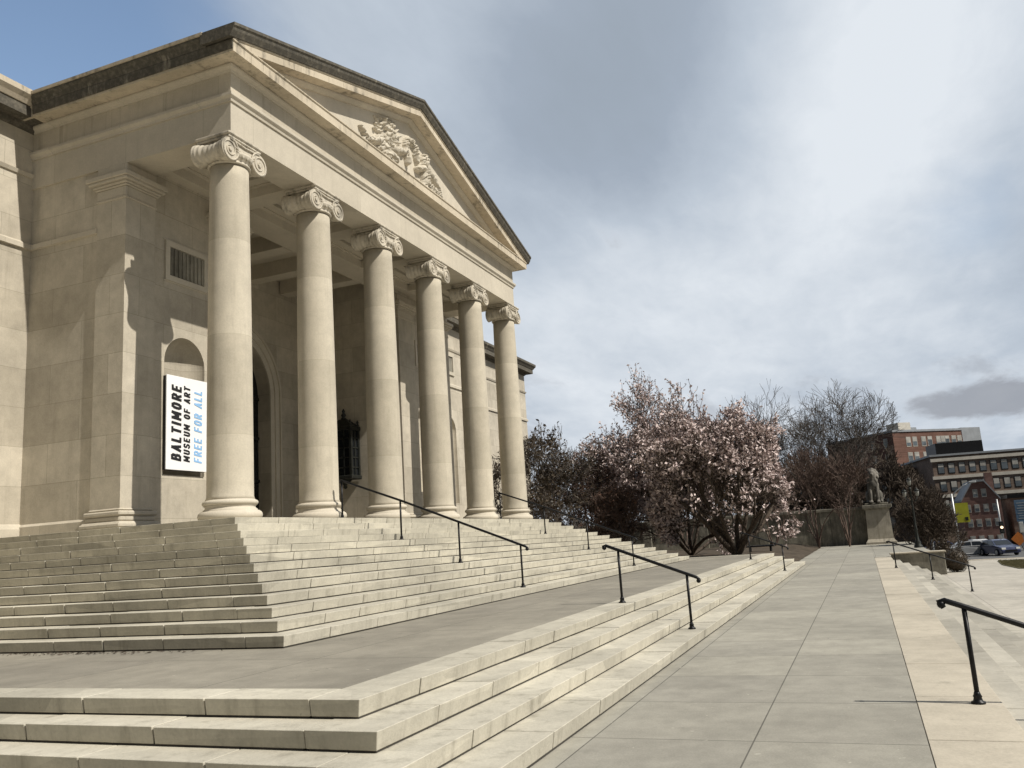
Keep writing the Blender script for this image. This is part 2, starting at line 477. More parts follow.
lt = MB(); rl = random.Random(8)
for i in range(170):
    x = 1.1+abs(rl.gauss(0,.9)) if False else rl.uniform(2.2,3.2); y = rl.gauss(6.2,.9); x = 3.2-abs(rl.gauss(0,.14))-.02
    a = rl.uniform(0,6.28); s = rl.uniform(.012,.04); c_, s_ = math.cos(a)*s, math.sin(a)*s
    lt.add([(x-c_,y-s_,.60+rl.uniform(.002,.012)),(x+s_*.5,y-c_*.5,.60+rl.uniform(.002,.02)),(x+c_,y+s_,.60+rl.uniform(.002,.012)),(x-s_*.5,y+c_*.5,.60+rl.uniform(.002,.02))], [(0,1,2,3)])
struct(build('leaf_litter', lt, M['bark'], fix=False), 'stuff', 'dark leaf litter blown against the foot of the tall staircase', 'leaf litter')
# ------------------------------------------------------------------ museum
mus = thing('museum', 'limestone museum with a six column temple front, carved pediment and plain side wings', 'museum', (XC,12,FL))
# --- walls of porch block
def arch_poly(cx, r, zs, zb, n=24):
    return [(cx-r,zb)]+[(cx-r*math.cos(PI*i/n), zs+r*math.sin(PI*i/n)) for i in range(n+1)]+[(cx+r,zb)]
def wall_with_hole(mb, x0, x1, z0, z1, yf, hole):
    """front sheet at y=yf, hole = polyline from bottom-left up and over to bottom-right"""
    n = len(hole); vs = [(x,yf,z) for x,z in hole]; fs = []
    o = []
    for x, z in hole:
        # project hole vertex outwards to the frame
        o.append((x,z))
    zb = hole[0][1]; xl, xr = hole[0][0], hole[-1][0]
    mid = hole[n//2]
    # left part, right part, top parts
    def q(a,b,c,d): mb.add([(p[0],yf,p[1]) for p in (a,b,c,d)], [(0,1,2,3)])
    zs = hole[1][1]
    q((x0,z0),(xl,z0),(xl,zb),(x0,zb)) if zb > z0+1e-4 else None
    q((xl,z0),(xr,z0),(xr,zb),(xl,zb)) if zb > z0+1e-4 else None
    q((xr,z0),(x1,z0),(x1,zb),(xr,zb)) if zb > z0+1e-4 else None
    q((x0,zb),(xl,zb),(xl,zs),(x0,zs)); q((xr,zb),(x1,zb),(x1,zs),(xr,zs))
    q((x0,zs),(xl,zs),(xl,z1),(x0,z1)); q((xr,zs),(x1,zs),(x1,z1),(xr,z1))
    for i in range(1,n-2):
        a, b = hole[i], hole[i+1]
        q(a, b, (b[0],z1), (a[0],z1))
def niche(mb, cx, r, zs, zb, yf, depth, n=24, m=10):
    """curved (half-round) niche with half dome"""
    vs = []; fs = []
    for j in range(m+1):                      # vertical part
        z = zb+(zs-zb)*j/m
        for i in range(n+1):
            a = PI*i/n; vs.append((cx-r*math.cos(a), yf+depth*math.sin(a), z))
    for j in range(1,m+1):
        t = PI/2*j/m
        for i in range(n+1):
            a = PI*i/n; vs.append((cx-r*math.cos(a)*math.cos(t), yf+depth*math.sin(a)*math.cos(t), zs+r*math.sin(t)))
    for j in range(2*m):
        for i in range(n): a = j*(n+1)+i; fs.append((a,a+1,a+n+2,a+n+1))
    mb.add(vs, fs, True)
    bot = [(cx-r*math.cos(PI*i/n), yf+depth*math.sin(PI*i/n), zb) for i in range(n+1)]
    mb.add(bot, [tuple(range(n+1))])
NX, NR, NZS, NZB = 10.33, .685, 6.54, 3.81
REC0, REC1, YB = 12.45, 21.02, 15.15
ANT = .91
w = MB()
for s in (0,1):
    fx = (lambda x: x) if s == 0 else (lambda x: 2*XC-x)
    t = MB()
    wall_with_hole(t, XL+ANT, REC0, FL-.2, ZA+.74, YW, arch_poly(NX, NR, NZS, NZB))
    niche(t, NX, NR, NZS, NZB, YW, .5)
    # recess side, outer side
    t.add([(REC0,YW,FL-.2),(REC0,YB,FL-.2),(REC0,YB,ZA+.74),(REC0,YW,ZA+.74)], [(0,1,2,3)])
    t.add([(XL+.05,YW,FL-.2),(XL+.05,YWING+.3,FL-.2),(XL+.05,YWING+.3,ZA+.2),(XL+.05,YW,ZA+.2)], [(0,1,2,3)])
    w = MB(); w.add([(fx(x),y,z) for x,y,z in t.v], t.f)
    build('wall', w, M['ashlar'], mus)
# back wall of the recess with the arched doorway
w = MB(); AX, AR, AZS = 16.7, 1.93, 7.36
hole = arch_poly(AX, AR, AZS, FL-.05, 40)
wall_with_hole(w, REC0, REC1, FL-.05, ZA+.74, YB, hole)
for i in range(len(hole)-1):
    a, b = hole[i], hole[i+1]
    w.add([(a[0],YB,a[1]),(b[0],YB,b[1]),(b[0],YB+.55,b[1]),(a[0],YB+.55,a[1])], [(0,1,2,3)])
build('back_wall', w, M['ashlar'], mus)
# archivolt: two raised bands round the doorway
w = MB()
for (ra, rb, d) in ((1.93,2.14,.05),(2.14,2.36,.09),(2.36,2.44,.14)):
    n = 40
    inn = arch_poly(AX, ra, AZS, FL, n); out = arch_poly(AX, rb, AZS, FL, n)
    for i in range(len(inn)-1):
        a,b,c,e = inn[i],inn[i+1],out[i+1],out[i]
        w.add([(a[0],YB-d,a[1]),(b[0],YB-d,b[1]),(c[0],YB-d,c[1]),(e[0],YB-d,e[1])], [(0,1,2,3)])
        w.add([(e[0],YB-d,e[1]),(c[0],YB-d,c[1]),(c[0],YB,c[1]),(e[0],YB,e[1])], [(0,1,2,3)])
        w.add([(a[0],YB-d,a[1]),(b[0],YB-d,b[1]),(b[0],YB,b[1]),(a[0],YB,a[1])], [(0,1,2,3)])
build('archivolt', w, M['smooth'], mus)
door = build('door', MB().prism(arch_poly(AX, AR+.02, AZS, FL, 32), lambda a,b:(a,YB+.5,b), lambda a,b:(a,YB+.58,b)), M['darkglass'], mus)
w = MB()
for x in (-1.3,-.65,0,.65,1.3): w.box(AX+x-.035,AX+x+.035,YB+.43,YB+.498,FL,AZS+math.sqrt(max(.01,AR**2-x*x)))
for z in (3.0,4.4,5.9,7.3): w.box(AX-AR,AX+AR,YB+.45,YB+.497,z-.05,z+.05)
build('door_frame', w, M['bronze'], door)
# grille panels above the niches
for s in (0,1):
    fx = (lambda x: x) if s == 0 else (lambda x: 2*XC-x)
    def bx(mb,a,b,*r): mb.box(min(fx(a),fx(b)),max(fx(a),fx(b)),*r)
    w = MB(); x0,x1,z0,z1 = 9.62,11.09,8.57,9.59; f = .14
    bx(w,x0,x1,YW-.05,YW+.0,z1-f,z1); bx(w,x0,x1,YW-.05,YW,z0,z0+f); bx(w,x0,x0+f,YW-.05,YW,z0+f,z1-f); bx(w,x1-f,x1,YW-.05,YW,z0+f,z1-f)
    bx(w,x0-.04,x1+.04,YW-.02,YW,z1,z1+.03); bx(w,x0-.04,x1+.04,YW-.02,YW,z0-.03,z0)
    p = build('panel_frame', w, M['smooth'], mus)
    w = MB(); bx(w,x0+f,x1-f,YW-.012,YW-.004,z0+f,z1-f)
    g = build('grille', w, M['dirtystone'], p)
    w = MB(); n = 9
    for i in range(n):
        x = x0+f+.05+(x1-x0-2*f-.1)*i/(n-1); bx(w,x-.028,x+.028,YW-.04,YW-.013,z0+f+.03,z1-f-.03)
    build('bar', w, M['dirtystone'], g); 
# floor
build('floor', MB().box(UX+12*T2+.62, UXR-12*T2-.62, UY+12*T2+.62, YB+.6, FL-.3, FL-.003), M['terr'], mus)
# --- antae (square piers): shaft, base, capital
def anta(x0, x1, y0, y1):
    w = MB(); w.box(x0,x1,y0,y1,FL,10.20); a = build('anta', w, M['ashlar'], mus)
    w = MB()
    for o, z0, z1 in ((.13,FL,FL+.17),(.16,FL+.03,FL+.14),(.07,FL+.17,FL+.29),(.10,FL+.29,FL+.40),(.03,FL+.40,FL+.46)):
        w.box(x0-o,x1+o,y0-o,y1+o,z0,z1,.03)
    build('base', w, M['trim'], a)
    w = MB()
    for o, z0, z1 in ((.03,10.20,10.26),(.015,10.26,10.50),(.05,10.50,10.55),(.09,10.55,10.61),(.16,10.61,10.68),(.20,10.68,10.80),(.015,10.80,ZA)):
        w.box(x0-o,x1+o,y0-o,y1+o,z0,z1,.015)
    build('capital', w, M['trim'], a)
anta(XL, XL+ANT, 11.20, 12.08); anta(XRR-ANT, XRR, 11.20, 12.08)
anta(REC0-1.2, REC0-.003, 11.20, 12.0); anta(REC1+.003, REC1+1.2, 11.20, 12.0)
# --- columns
def spiral(mb, cx, cz, y, r, hand, turns=2.3, n=70):
    pts = []; rad = []
    for i in range(n):
        t = i/(n-1); a = PI/2 + hand*t*turns*2*PI; q = r*(1-t)**1.0*.93+.045
        pts.append((cx+q*math.cos(a), y, cz+q*math.sin(a))); rad.append(.026*(1-.55*t))
    mb.tube(pts, rad, 6)
def make_column():
    sh = []
    z0, z1 = FL+.42, 10.42
    for i in range(25):
        t = i/24; r = .482 - .06*t**1.7
        if t == 0: r += .03
        sh.append((r, z0+(z1-z0)*t - FL))
        if i == 0: sh.append((.482, z0+.08-FL))
    mb = MB().lathe(sh, (0,0,FL), 48)
    root = build('column', mb, M['shaft'], None)
    def torus(r, zc, h, n=8): return [(r+h*math.cos(PI*(i/n-.5)), zc+h*math.sin(PI*(i/n-.5))) for i in range(n+1)]
    prof = [(.50,0)] + torus(.56,.10,.10) + [(.56,.205),(.555,.225)] + [(.52,.25),(.512,.275),(.522,.30),(.54,.31)] + torus(.52,.365,.052) + [(.515,.425),(.50,.44),(.48,.45)]
    w = MB().lathe(prof, (0,0,FL), 48); build('base', w, M['smooth'], root)
    w = MB()
    D = .14
    w.lathe([(.435,10.30+D),(.465,10.305+D),(.475,10.325+D),(.465,10.345+D),(.44,10.355+D),(.445,10.40+D),(.49,10.44+D),(.535,10.50+D),(.53,10.55+D),(.46,10.58+D)], (0,0,0), 40)
    for k in range(24):
        a = 2*PI*k/24; w.ellipsoid((.50*math.cos(a), .50*math.sin(a), 10.475+D), (.035,.035,.06), 8, 6)
    cz, vx, vr, fy = 10.525+D, .50, .265, .44
    w.box(-vx,vx,-fy+.02,fy-.02,10.60+D,10.80+D,.02)
    w.box(-.55,.55,-.46,.46,10.80+D,10.86+D,.015); w.box(-.58,.58,-.49,.49,10.86+D,ZA+.01,.025)
    for sx in (-1,1):
        prof = []
        m = 44
        for i in range(m+1):
            t = -1+2*i/m; r = vr*(.66+.34*abs(t)**1.6)
            rib = .016*math.cos(t*PI*3.5)**2 if abs(t) < .82 else 0
            prof.append((r+rib, fy*t))
        w.lathe(prof, (sx*vx,0,cz), 26, 'y')
        for y in (-fy, fy):
            w.lathe([(.05,-.035),(.05,.035)], (sx*vx, y, cz), 12, 'y')
            spiral(w, sx*vx, cz, y+(-.006 if y < 0 else .006), vr, sx)
    for y in (-fy,fy):
        s = -1 if y < 0 else 1
        w.tube([(-vx,y,cz+vr-.015),(0,y,cz+vr-.05),(vx,y,cz+vr-.015)], .026, 6)
        w.tube([(-vx+.22,y,cz+.07),(0,y,cz+.045),(vx-.22,y,cz+.07)], .02, 6)
        for k in range(4): w.ellipsoid((-.18+.12*k, y-s*.03, cz-.03), (.045,.05,.07), 8, 6)
        for sx in (-1,1):
            for q in range(2): w.ellipsoid((sx*(.28-.03*q), y+s*.01, cz+.08-.06*q), (.06,.03,.025), 8, 6, Matrix.Rotation(sx*(-.6+.5*q),3,'Y'))
    build('capital', w, M['capital'], root)
    return root
c0 = make_column()
for k in range(6):
    c = c0 if k == 0 else copy_tree(c0)
    w0 = wloc(mus)
    c.parent = mus; c.location = (CX1+k*CSP-w0.x, CY-w0.y, 0-w0.z)
# --- entablature (U-shaped: left side, front, right side)
UP = [(XL,YWING+.4,(-1,0)),(XL,YF,(-1,-1)),(XRR,YF,(1,-1)),(XRR,YWING+.4,(1,0))]
w = MB().sweep(UP, [(0,ZA),(0,ZM),(-.88,ZM),(-.88,ZA)]); build('architrave', w, M['trim'], mus)
w = MB().sweep(UP, [(.0,ZM+.002),(.035,ZM+.002),(.045,ZM+.06),(.085,ZM+.10),(.10,ZM+.12),(.10,ZM+.185),(.012,ZT),(-.3,ZT),(-.3,ZM+.002)]); build('moulding', w, M['trim'], mus)
w = MB().sweep(UP, [(.008,ZT),(.008,ZF),(-.4,ZF),(-.4,ZT)]); build('frieze', w, M['frieze'], mus)
w = MB().sweep(UP, [(.0,ZF+.001),(.03,ZF+.001),(.05,ZF+.05),(.11,ZF+.08),(.13,ZF+.11),(.13,ZK0-.001),(-.3,ZK0-.001),(-.3,ZF+.001)]); build('bed_moulding', w, M['trim'], mus)
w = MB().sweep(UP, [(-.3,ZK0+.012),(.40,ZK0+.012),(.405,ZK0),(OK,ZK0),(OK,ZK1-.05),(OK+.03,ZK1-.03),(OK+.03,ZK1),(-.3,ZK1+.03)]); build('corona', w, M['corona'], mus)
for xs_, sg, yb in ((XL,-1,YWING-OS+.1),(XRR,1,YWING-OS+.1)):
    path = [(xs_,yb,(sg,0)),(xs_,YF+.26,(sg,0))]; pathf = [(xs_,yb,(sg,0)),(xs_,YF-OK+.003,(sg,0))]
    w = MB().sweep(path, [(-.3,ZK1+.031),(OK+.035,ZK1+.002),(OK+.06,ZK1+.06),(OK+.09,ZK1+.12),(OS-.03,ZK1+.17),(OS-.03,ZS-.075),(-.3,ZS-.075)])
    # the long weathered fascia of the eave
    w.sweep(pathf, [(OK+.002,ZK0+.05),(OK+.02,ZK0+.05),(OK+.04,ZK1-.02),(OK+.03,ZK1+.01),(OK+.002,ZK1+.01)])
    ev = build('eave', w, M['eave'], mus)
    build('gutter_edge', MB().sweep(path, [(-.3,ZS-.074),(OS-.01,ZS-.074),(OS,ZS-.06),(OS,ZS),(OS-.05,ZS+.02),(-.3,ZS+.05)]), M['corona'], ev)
# --- pediment
SL = (15.81-13.22)/(XC-(XL-OS))
def zt(x): return 13.22 + (x-(XL-OS))*SL if x <= XC else 13.22 + ((XRR+OS)-x)*SL
tri = [(XL+.2,ZK1+.02),(XRR-.2,ZK1+.02),(XRR-.2,zt(XRR-.2)-.5),(XC,zt(XC)-.5),(XL+.2,zt(XL+.2)-.5)]
w = MB().prism(tri, lambda a,b:(a,YF+.02,b), lambda a,b:(a,YF+.5,b)); build('tympanum', w, M['smooth'], mus)
def rake(prof, x_in=0., mat='stained', name='raking_cornice'):
    mb = MB(); n = len(prof)
    for xa, xb in ((XL-OS+x_in, XC), (XRR+OS-x_in, XC)):
        vs = []
        for x in (xa, xb):
            for o, dz in prof: vs.append((x, YF-o, zt(x)+dz))
        mb.add(vs, [(k,(k+1)%n,n+(k+1)%n,n+k) for k in range(n)])
        o_ = len(mb.v)-2*n; mb.f.append(tuple(o_+k for k in range(n))); mb.sm.append(False)
    return build(name, mb, M[mat], mus)
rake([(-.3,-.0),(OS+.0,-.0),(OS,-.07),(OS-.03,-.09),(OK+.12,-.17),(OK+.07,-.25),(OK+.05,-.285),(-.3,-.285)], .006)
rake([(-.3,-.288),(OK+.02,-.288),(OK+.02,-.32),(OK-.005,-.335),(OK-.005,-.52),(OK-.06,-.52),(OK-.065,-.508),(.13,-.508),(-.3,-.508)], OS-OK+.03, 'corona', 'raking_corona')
rake([(-.2,-.51),(.13,-.51),(.13,-.55),(.09,-.60),(.03,-.66),(-.2,-.66)], 1.2, 'trim', 'raking_moulding')
# roof
w = MB(); ye = 30
for xa, xb in ((XL-OS+.02, XC), (XRR+OS-.02, XC)):
    w.add([(xa,YF-OS+.05,zt(xa)-.03),(xb,YF-OS+.05,zt(xb)-.03),(xb,ye,zt(xb)-.03),(xa,ye,zt(xa)-.03)], [(0,1,2,3)])
build('roof', w, M['dirtystone'], mus)
# ceiling: beams over the columns and stepped coffers
w = MB()
w.box(XL+.9, XRR-.9, YF+.9, YB+.1, 11.78, 11.87)
for k in range(6):
    x = CX1+k*CSP
    w.box(x-.32,x+.32,YF+.87,YW+.02,ZA+.16,11.78); w.box(x-.42,x+.42,YF+.88,YW+.01,ZA+.40,ZA+.52)
w.box(XL+.95,XRR-.95,YW-.35,YW+.6,ZA+.155,11.77); w.box(XL+.95,XRR-.95,YW-.47,YW-.34,ZA+.40,ZA+.52)
for k in range(5):
    xa, xb = CX1+k*CSP+.42, CX1+(k+1)*CSP-.42; ya, yb = YF+.89, YW-.45
    for j, q in enumerate((.0,.35,.7)):
        z = ZA+.44+.06*j+.004*j; z1 = 11.775
        a, b, c, d = xa+q, xb-q, ya+q, yb-q; t = .3
        w.box(a,b,c,c+t,z,z1); w.box(a,b,d-t,d,z,z1); w.box(a,a+t,c+t,d-t,z,z1); w.box(b-t,b,c+t,d-t,z,z1)
for x in (13.6,15.5,17.6,19.5):
    w.box(x-.25,x+.25,YW+.7,YB-.05,ZA+.2,11.78)
build('ceiling', w, M['smooth'], mus)
# --- wings
def wing(x0, x1, yf, far_x, far_y, sg):
    zb = -.2
    w = MB()
    if sg < 0: w.box(x0,x1,yf,40,zb,ZF+.3)
    else:
        # niche in the near bay
        nx = x0+6.2
        wall_with_hole(w, x0, x1, zb, ZF+.3, yf, arch_poly(nx,.72,7.3,3.8)); niche(w, nx, .72, 7.3, 3.8, yf, .5)
        w.add([(x1,yf,zb),(x1,40,zb),(x1,40,ZF+.3),(x1,yf,ZF+.3)], [(0,1,2,3)])
    fx0, fx1 = (far_x, x0) if sg < 0 else (x1, far_x)
    w.box(fx0, fx1, far_y, 42, zb, ZF+.29)
    wg = build('wing', w, M['ashlar'], mus)
    P1 = [(x0,yf,(0,-1)),(x1,yf,(0,-1))] if sg < 0 else [(x0,yf,(0,-1)),(x1,yf,(1,-1)),(x1,far_y,(1,-1))]
    if sg < 0: PF = [(far_x,42,(-1,0)),(far_x,far_y,(-1,-1)),(x0,far_y,(0,-1))]
    else: PF = [(x1+.66,far_y,(0,-1)),(far_x,far_y,(1,-1)),(far_x,42,(1,0))]
    for i, P in enumerate((P1, PF)):
        e = .002*i
        build('string_course', MB().sweep(P, [(-.1,9.47),(.07,9.49),(.07,9.61),(.0,9.67),(-.1,9.67)]), M['trim'], wg)
        build('plinth', MB().sweep(P, [(-.1,zb),(.10,zb),(.10,2.74),(.06,2.82),(.0,2.86),(-.1,2.86)]), M['trim'], wg)
        cc = MB().sweep(P, [(-.3,ZF-.02),(.03,ZF),(.11,ZF+.08),(.13,ZK0-.002),(.405,ZK0+.01),(OK,ZK0),(OK,ZK1),(-.3,ZK1)])
        build('cornice', cc, M['stained'], wg)
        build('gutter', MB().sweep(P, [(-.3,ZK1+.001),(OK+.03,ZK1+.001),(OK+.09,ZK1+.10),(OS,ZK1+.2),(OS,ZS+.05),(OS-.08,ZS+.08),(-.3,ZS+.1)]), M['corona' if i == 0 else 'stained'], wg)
        if i: build('parapet', MB().sweep(P, [(-1.5,ZS),(-1.0,ZS),(-1.0,ZS+.62),(-.95,ZS+.64),(-.95,ZS+.78),(-1.5,ZS+.78)]), M['trim'], wg)
        build('moulding', MB().sweep(P, [(-.1,11.34),(.04,11.35),(.08,11.44),(0,11.46),(-.1,11.46)]), M['trim'], wg)
    if sg > 0:
        w = MB(); a, b, c, d = nx-.78, nx+.78, 10.1, 11.2; f = .16
        for (p,q,r,s_) in ((a,b,d-f,d),(a,b,c,c+f),(a,a+f,c+f,d-f),(b-f,b,c+f,d-f)): w.box(p,q,yf-.07,yf,r,s_)
        pf = build('panel_frame', w, M['trim'], wg)
        build('grille', MB().box(a+f,b-f,yf-.02,yf-.005,c+f,d-f), M['dirtystone'], pf)
    build('roof', MB().box(min(x0,far_x)+.2,max(x1,far_x)-.2, max(yf,far_y)+.2, 42, ZS+.03, ZS+.12), M['dirtystone'], wg)
wing(0.2, XL+.06, YWING, -13.5, 15.8, -1)
wing(XRR-.06, 33.0, YWING, 46.0, 15.8, 1)
build('string_course', MB().sweep([(XL+.05,YWING,(-1,0)),(XL+.05,12.085,(-1,0))], [(-.05,9.47),(.06,9.49),(.06,9.61),(.0,9.65),(-.05,9.65)]), M['trim'], mus)
build('string_course', MB().sweep([(XRR-.05,12.085,(1,0)),(XRR-.05,YWING,(1,0))], [(-.05,9.47),(.06,9.49),(.06,9.61),(.0,9.65),(-.05,9.65)]), M['trim'], mus)
build('plinth', MB().sweep([(XL+.05,YWING,(-1,0)),(XL+.05,12.085,(-1,0))], [(-.05,2.5),(.07,2.5),(.07,2.78),(.0,2.84),(-.05,2.84)]), M['trim'], mus)
# --- carved relief in the tympanum (height field)
def relief():
    x0, x1, z0, z1 = 12.9, 20.0, 13.0, 15.12; nx, nz = 380, 120
    X = np.linspace(x0,x1,nx); Z = np.linspace(z0,z1,nz); XX, ZZ = np.meshgrid(X,Z,indexing='ij')
    H = np.zeros_like(XX)
    def bump(cx,cz,rx,rz,h,ang=0,p=.5):
        """rounded boss with a carved groove round it"""
        nonlocal H
        c,s = math.cos(ang),math.sin(ang); dx,dz = XX-cx,ZZ-cz
        u = (dx*c+dz*s)/rx; v = (-dx*s+dz*c)/rz; q = 1-u*u-v*v
        H = np.where(q < 0, H*np.clip(.35+.65*(-q)/.5, 0, 1), H)
        H = np.maximum(H, h*np.clip(q,0,1)**p)
    def limb(a,b,r,h,r2=None):
        nonlocal H
        r2 = r2 or r; ln = math.hypot(b[0]-a[0], b[1]-a[1])
        tt = np.clip(((XX-a[0])*(b[0]-a[0])+(ZZ-a[1])*(b[1]-a[1]))/ln**2, 0, 1)
        dd = np.hypot(XX-a[0]-tt*(b[0]-a[0]), ZZ-a[1]-tt*(b[1]-a[1])); rr_ = r+(r2-r)*tt
        H = np.where(dd > rr_, H*np.clip(.3+.7*(dd-rr_)/.05, 0, 1), H)
        H = np.maximum(H, h*np.sqrt(np.clip(1-(dd/rr_)**2, 0, 1)))
    rr = random.Random(4)
    # rayed figure left of centre
    cx, cz = 15.35, 14.05
    for k in range(15):
        a = -.35+ (PI+.7)*k/14; q = .72+.08*(k%2)
        limb((cx+.35*math.cos(a), cz+.3*math.sin(a)), (cx+q*math.cos(a)*1.05, cz+q*math.sin(a)), .10, .24, .035)
    bump(cx,cz,.40,.38,.30); bump(cx+.08,cz+.12,.2,.25,.44); bump(cx+.2,cz+.02,.06,.05,.5)
    for k in range(9): bump(cx-.1+rr.uniform(-.3,.3), cz+.25+rr.uniform(-.1,.22), .1,.09,.42)
    bump(cx-.15,cz-.55,.62,.28,.32,-.2); bump(cx+.1,cz-.62,.45,.2,.44,.1); limb((cx-.5,cz-.3),(cx-1.25,cz-.62),.16,.36,.1); limb((cx-1.2,cz-.6),(cx-1.6,cz-.35),.1,.26,.05)
    limb((cx+.45,cz-.25),(cx+1.0,cz-.05),.15,.36,.1)
    for k in range(6): limb((cx-.75+.2*k,cz-.75),(cx-1.1+.28*k,cz-1.05),.07,.30,.05)
    # centre pair of arms and wreath
    for k in range(14):
        a = PI*k/13; bump(16.75+.32*math.cos(a), 14.22+.34*math.sin(a), .12,.11,.36)
    limb((16.42,14.1),(16.5,13.7),.11,.32); limb((17.1,14.15),(17.25,13.75),.12,.34)
    # kneeling figure with drapery and wing on the right
    bump(17.65,14.2,.2,.25,.44); 
    for k in range(7): bump(17.68+rr.uniform(-.15,.15),14.36+rr.uniform(-.06,.08),.09,.08,.42)
    limb((17.65,13.95),(17.75,13.45),.26,.40,.30); limb((17.5,13.9),(17.1,13.72),.11,.42,.09); limb((17.8,13.5),(17.4,13.2),.2,.38,.15)
    for k in range(9): limb((18.0+.02*k,14.12-.03*k),(18.15+.15*k,13.95-.13*k),.11,.32,.06)
    for k in range(8): limb((17.72+.09*k,13.5),(17.75+.17*k,12.95),.075,.36-.012*k,.06)
    for k in range(5): limb((18.5+.1*k,13.5-.05*k),(18.95+.12*k,13.0),.07,.24,.05)
    limb((13.2,13.0),(14.0,13.35),.09,.2,.14)
    nz_ = np.array([[noise.noise((x*4.5,z*4.5,1.3))*.06+noise.noise((x*9,z*9,4.1))*.07-.13*max(0,.16-abs(noise.noise((x*5+3,z*5,9))))/.16 for z in Z] for x in X])
    H = np.where(H > .01, np.maximum(.02, H+nz_), -.03)
    lim = np.array([zt(x)-.72 for x in X])[:,None]
    H = np.where(ZZ > lim, -.03, H*np.clip((lim-ZZ)/.12,0,1)**.5)
    mb = MB(); vs = [(XX[i,j], YF+.02-H[i,j]*.58, ZZ[i,j]) for i in range(nx) for j in range(nz)]
    fs = []
    for i in range(nx-1):
        for j in range(nz-1):
            if max(H[i,j],H[i+1,j],H[i,j+1],H[i+1,j+1]) > 0:
                a = i*nz+j; fs.append((a,a+nz,a+nz+1,a+1))
    mb.add(vs, fs, True)
    return mb
build('relief', relief(), M['relief'], mus)

# ------------------------------------------------------------------ banner sign
sign = thing('museum_sign', 'white upright sign with black and blue lettering hung in front of the niche', 'sign', (10.375,YW,3.9))
SX0, SX1, SZ0, SZ1, SYF = 9.60, 10.97, 3.92, 6.19, YW-.13
build('board', MB().box(SX0,SX1,SYF,SYF+.03,SZ0,SZ1,.004), M['white'], sign)
w = MB(); w.box(SX0+.02,SX0+.07,SYF+.031,YW-.002,SZ0,SZ1-.02); w.box(SX1-.07,SX1-.02,SYF+.031,YW-.002,SZ0,SZ1-.02)
w.box(SX0+.07,SX1-.07,SYF+.031,YW-.002,SZ0,SZ0+.05); w.box(SX0+.071,SX1-.071,SYF+.031,YW-.002,SZ1-.07,SZ1-.02)
build('frame', w, M['black'], sign)
GLY = {  # strokes on a 1 x 1 cell
 'B': [[(0,0),(0,1)],[(0,1),(.62,1),(.86,.88),(.86,.66),(.62,.53),(0,.53)],[(.62,.53),(.96,.40),(.96,.14),(.68,0),(0,0)]],
 'A': [[(-.02,0),(.5,1)],[(.5,1),(1.02,0)],[(.2,.30),(.8,.30)]],
 'L': [[(0,1),(0,0)],[(0,0),(.9,0)]], 'T': [[(.5,0),(.5,1)],[(-.02,1),(1.02,1)]], 'I': [[(.5,0),(.5,1)]],
 'M': [[(0,0),(0,1)],[(0,1),(.5,.28)],[(.5,.28),(1,1)],[(1,1),(1,0)]],
 'O': [[(.3,0),(.06,.2),(0,.5),(.06,.8),(.3,1),(.7,1),(.94,.8),(1,.5),(.94,.2),(.7,0),(.3,0)]],
 'R': [[(0,0),(0,1)],[(0,1),(.64,1),(.94,.86),(.94,.6),(.64,.46),(0,.46)],[(.5,.46),(.98,0)]],
 'E': [[(0,0),(0,1)],[(0,1),(.9,1)],[(0,.51),(.8,.51)],[(0,0),(.92,0)]],
 'F': [[(0,0),(0,1)],[(0,1),(.9,1)],[(0,.5),(.8,.5)]],
 'U': [[(0,1),(0,.28),(.16,.05),(.5,0),(.84,.05),(1,.28),(1,1)]],
 'S': [[(.96,.86),(.7,1),(.3,1),(.04,.84),(.06,.64),(.3,.53),(.7,.47),(.96,.34),(.96,.14),(.7,0),(.3,0),(.02,.14)]]}
def lettering(txt, fx0, fx1, fz0, fz1, mat, wd, lab):
    """bold strokes; the line reads upwards on the board"""
    W, H = SX1-SX0, SZ1-SZ0
    adv = {'I': .42, 'M': 1.2, ' ': .55, 'L': .9, 'E': .92, 'F': .92, 'T': .95}
    tot = sum(adv.get(ch,1.0) for ch in txt) + .34*(len(txt)-1)
    cap = (fx1-fx0)*W; sc = (fz1-fz0)*H/tot
    mb = MB(); u = 0; n = 0
    def P(a, b):      # a along the text, b up the letter (0..1)
        t = wd/2 + b*(cap-wd)
        return SX0+W*fx1-t, SZ0+H*fz0 + a*sc + .10*(b-.5)*cap
    for ch in txt+' ':
        wch = adv.get(ch,1.0)
        if ch == ' ' and mb.v: o = build('lettering', mb, mat, sign); o['label'] = lab; mb = MB()
        for st in GLY.get(ch, []):
            for (p0,p1) in zip(st, st[1:]):
                f = lambda q: P(u + wd/2/sc + q[0]*(wch-wd/sc), q[1])
                (x0,z0),(x1,z1) = f(p0), f(p1)
                d = Vector((x1-x0,0,z1-z0)); l = d.length; d.normalize(); nn = Vector((-d.z,0,d.x)); n += 1
                mb.obox(((x0+x1)/2, SYF-.004-.00005*n, (z0+z1)/2), d, nn, (0,1,0), l/2+wd*.42, wd/2, .003)
        u += wch+.34
lettering('BALTIMORE', .115, .355, .10, .90, M['black'], .064, 'bold black BALTIMORE lettering')
lettering('MUSEUM OF ART', .41, .565, .095, .905, M['black'], .042, 'black MUSEUM OF ART lettering')
lettering('FREE FOR ALL', .665, .865, .095, .89, M['blue'], .045, 'light blue FREE FOR ALL lettering')

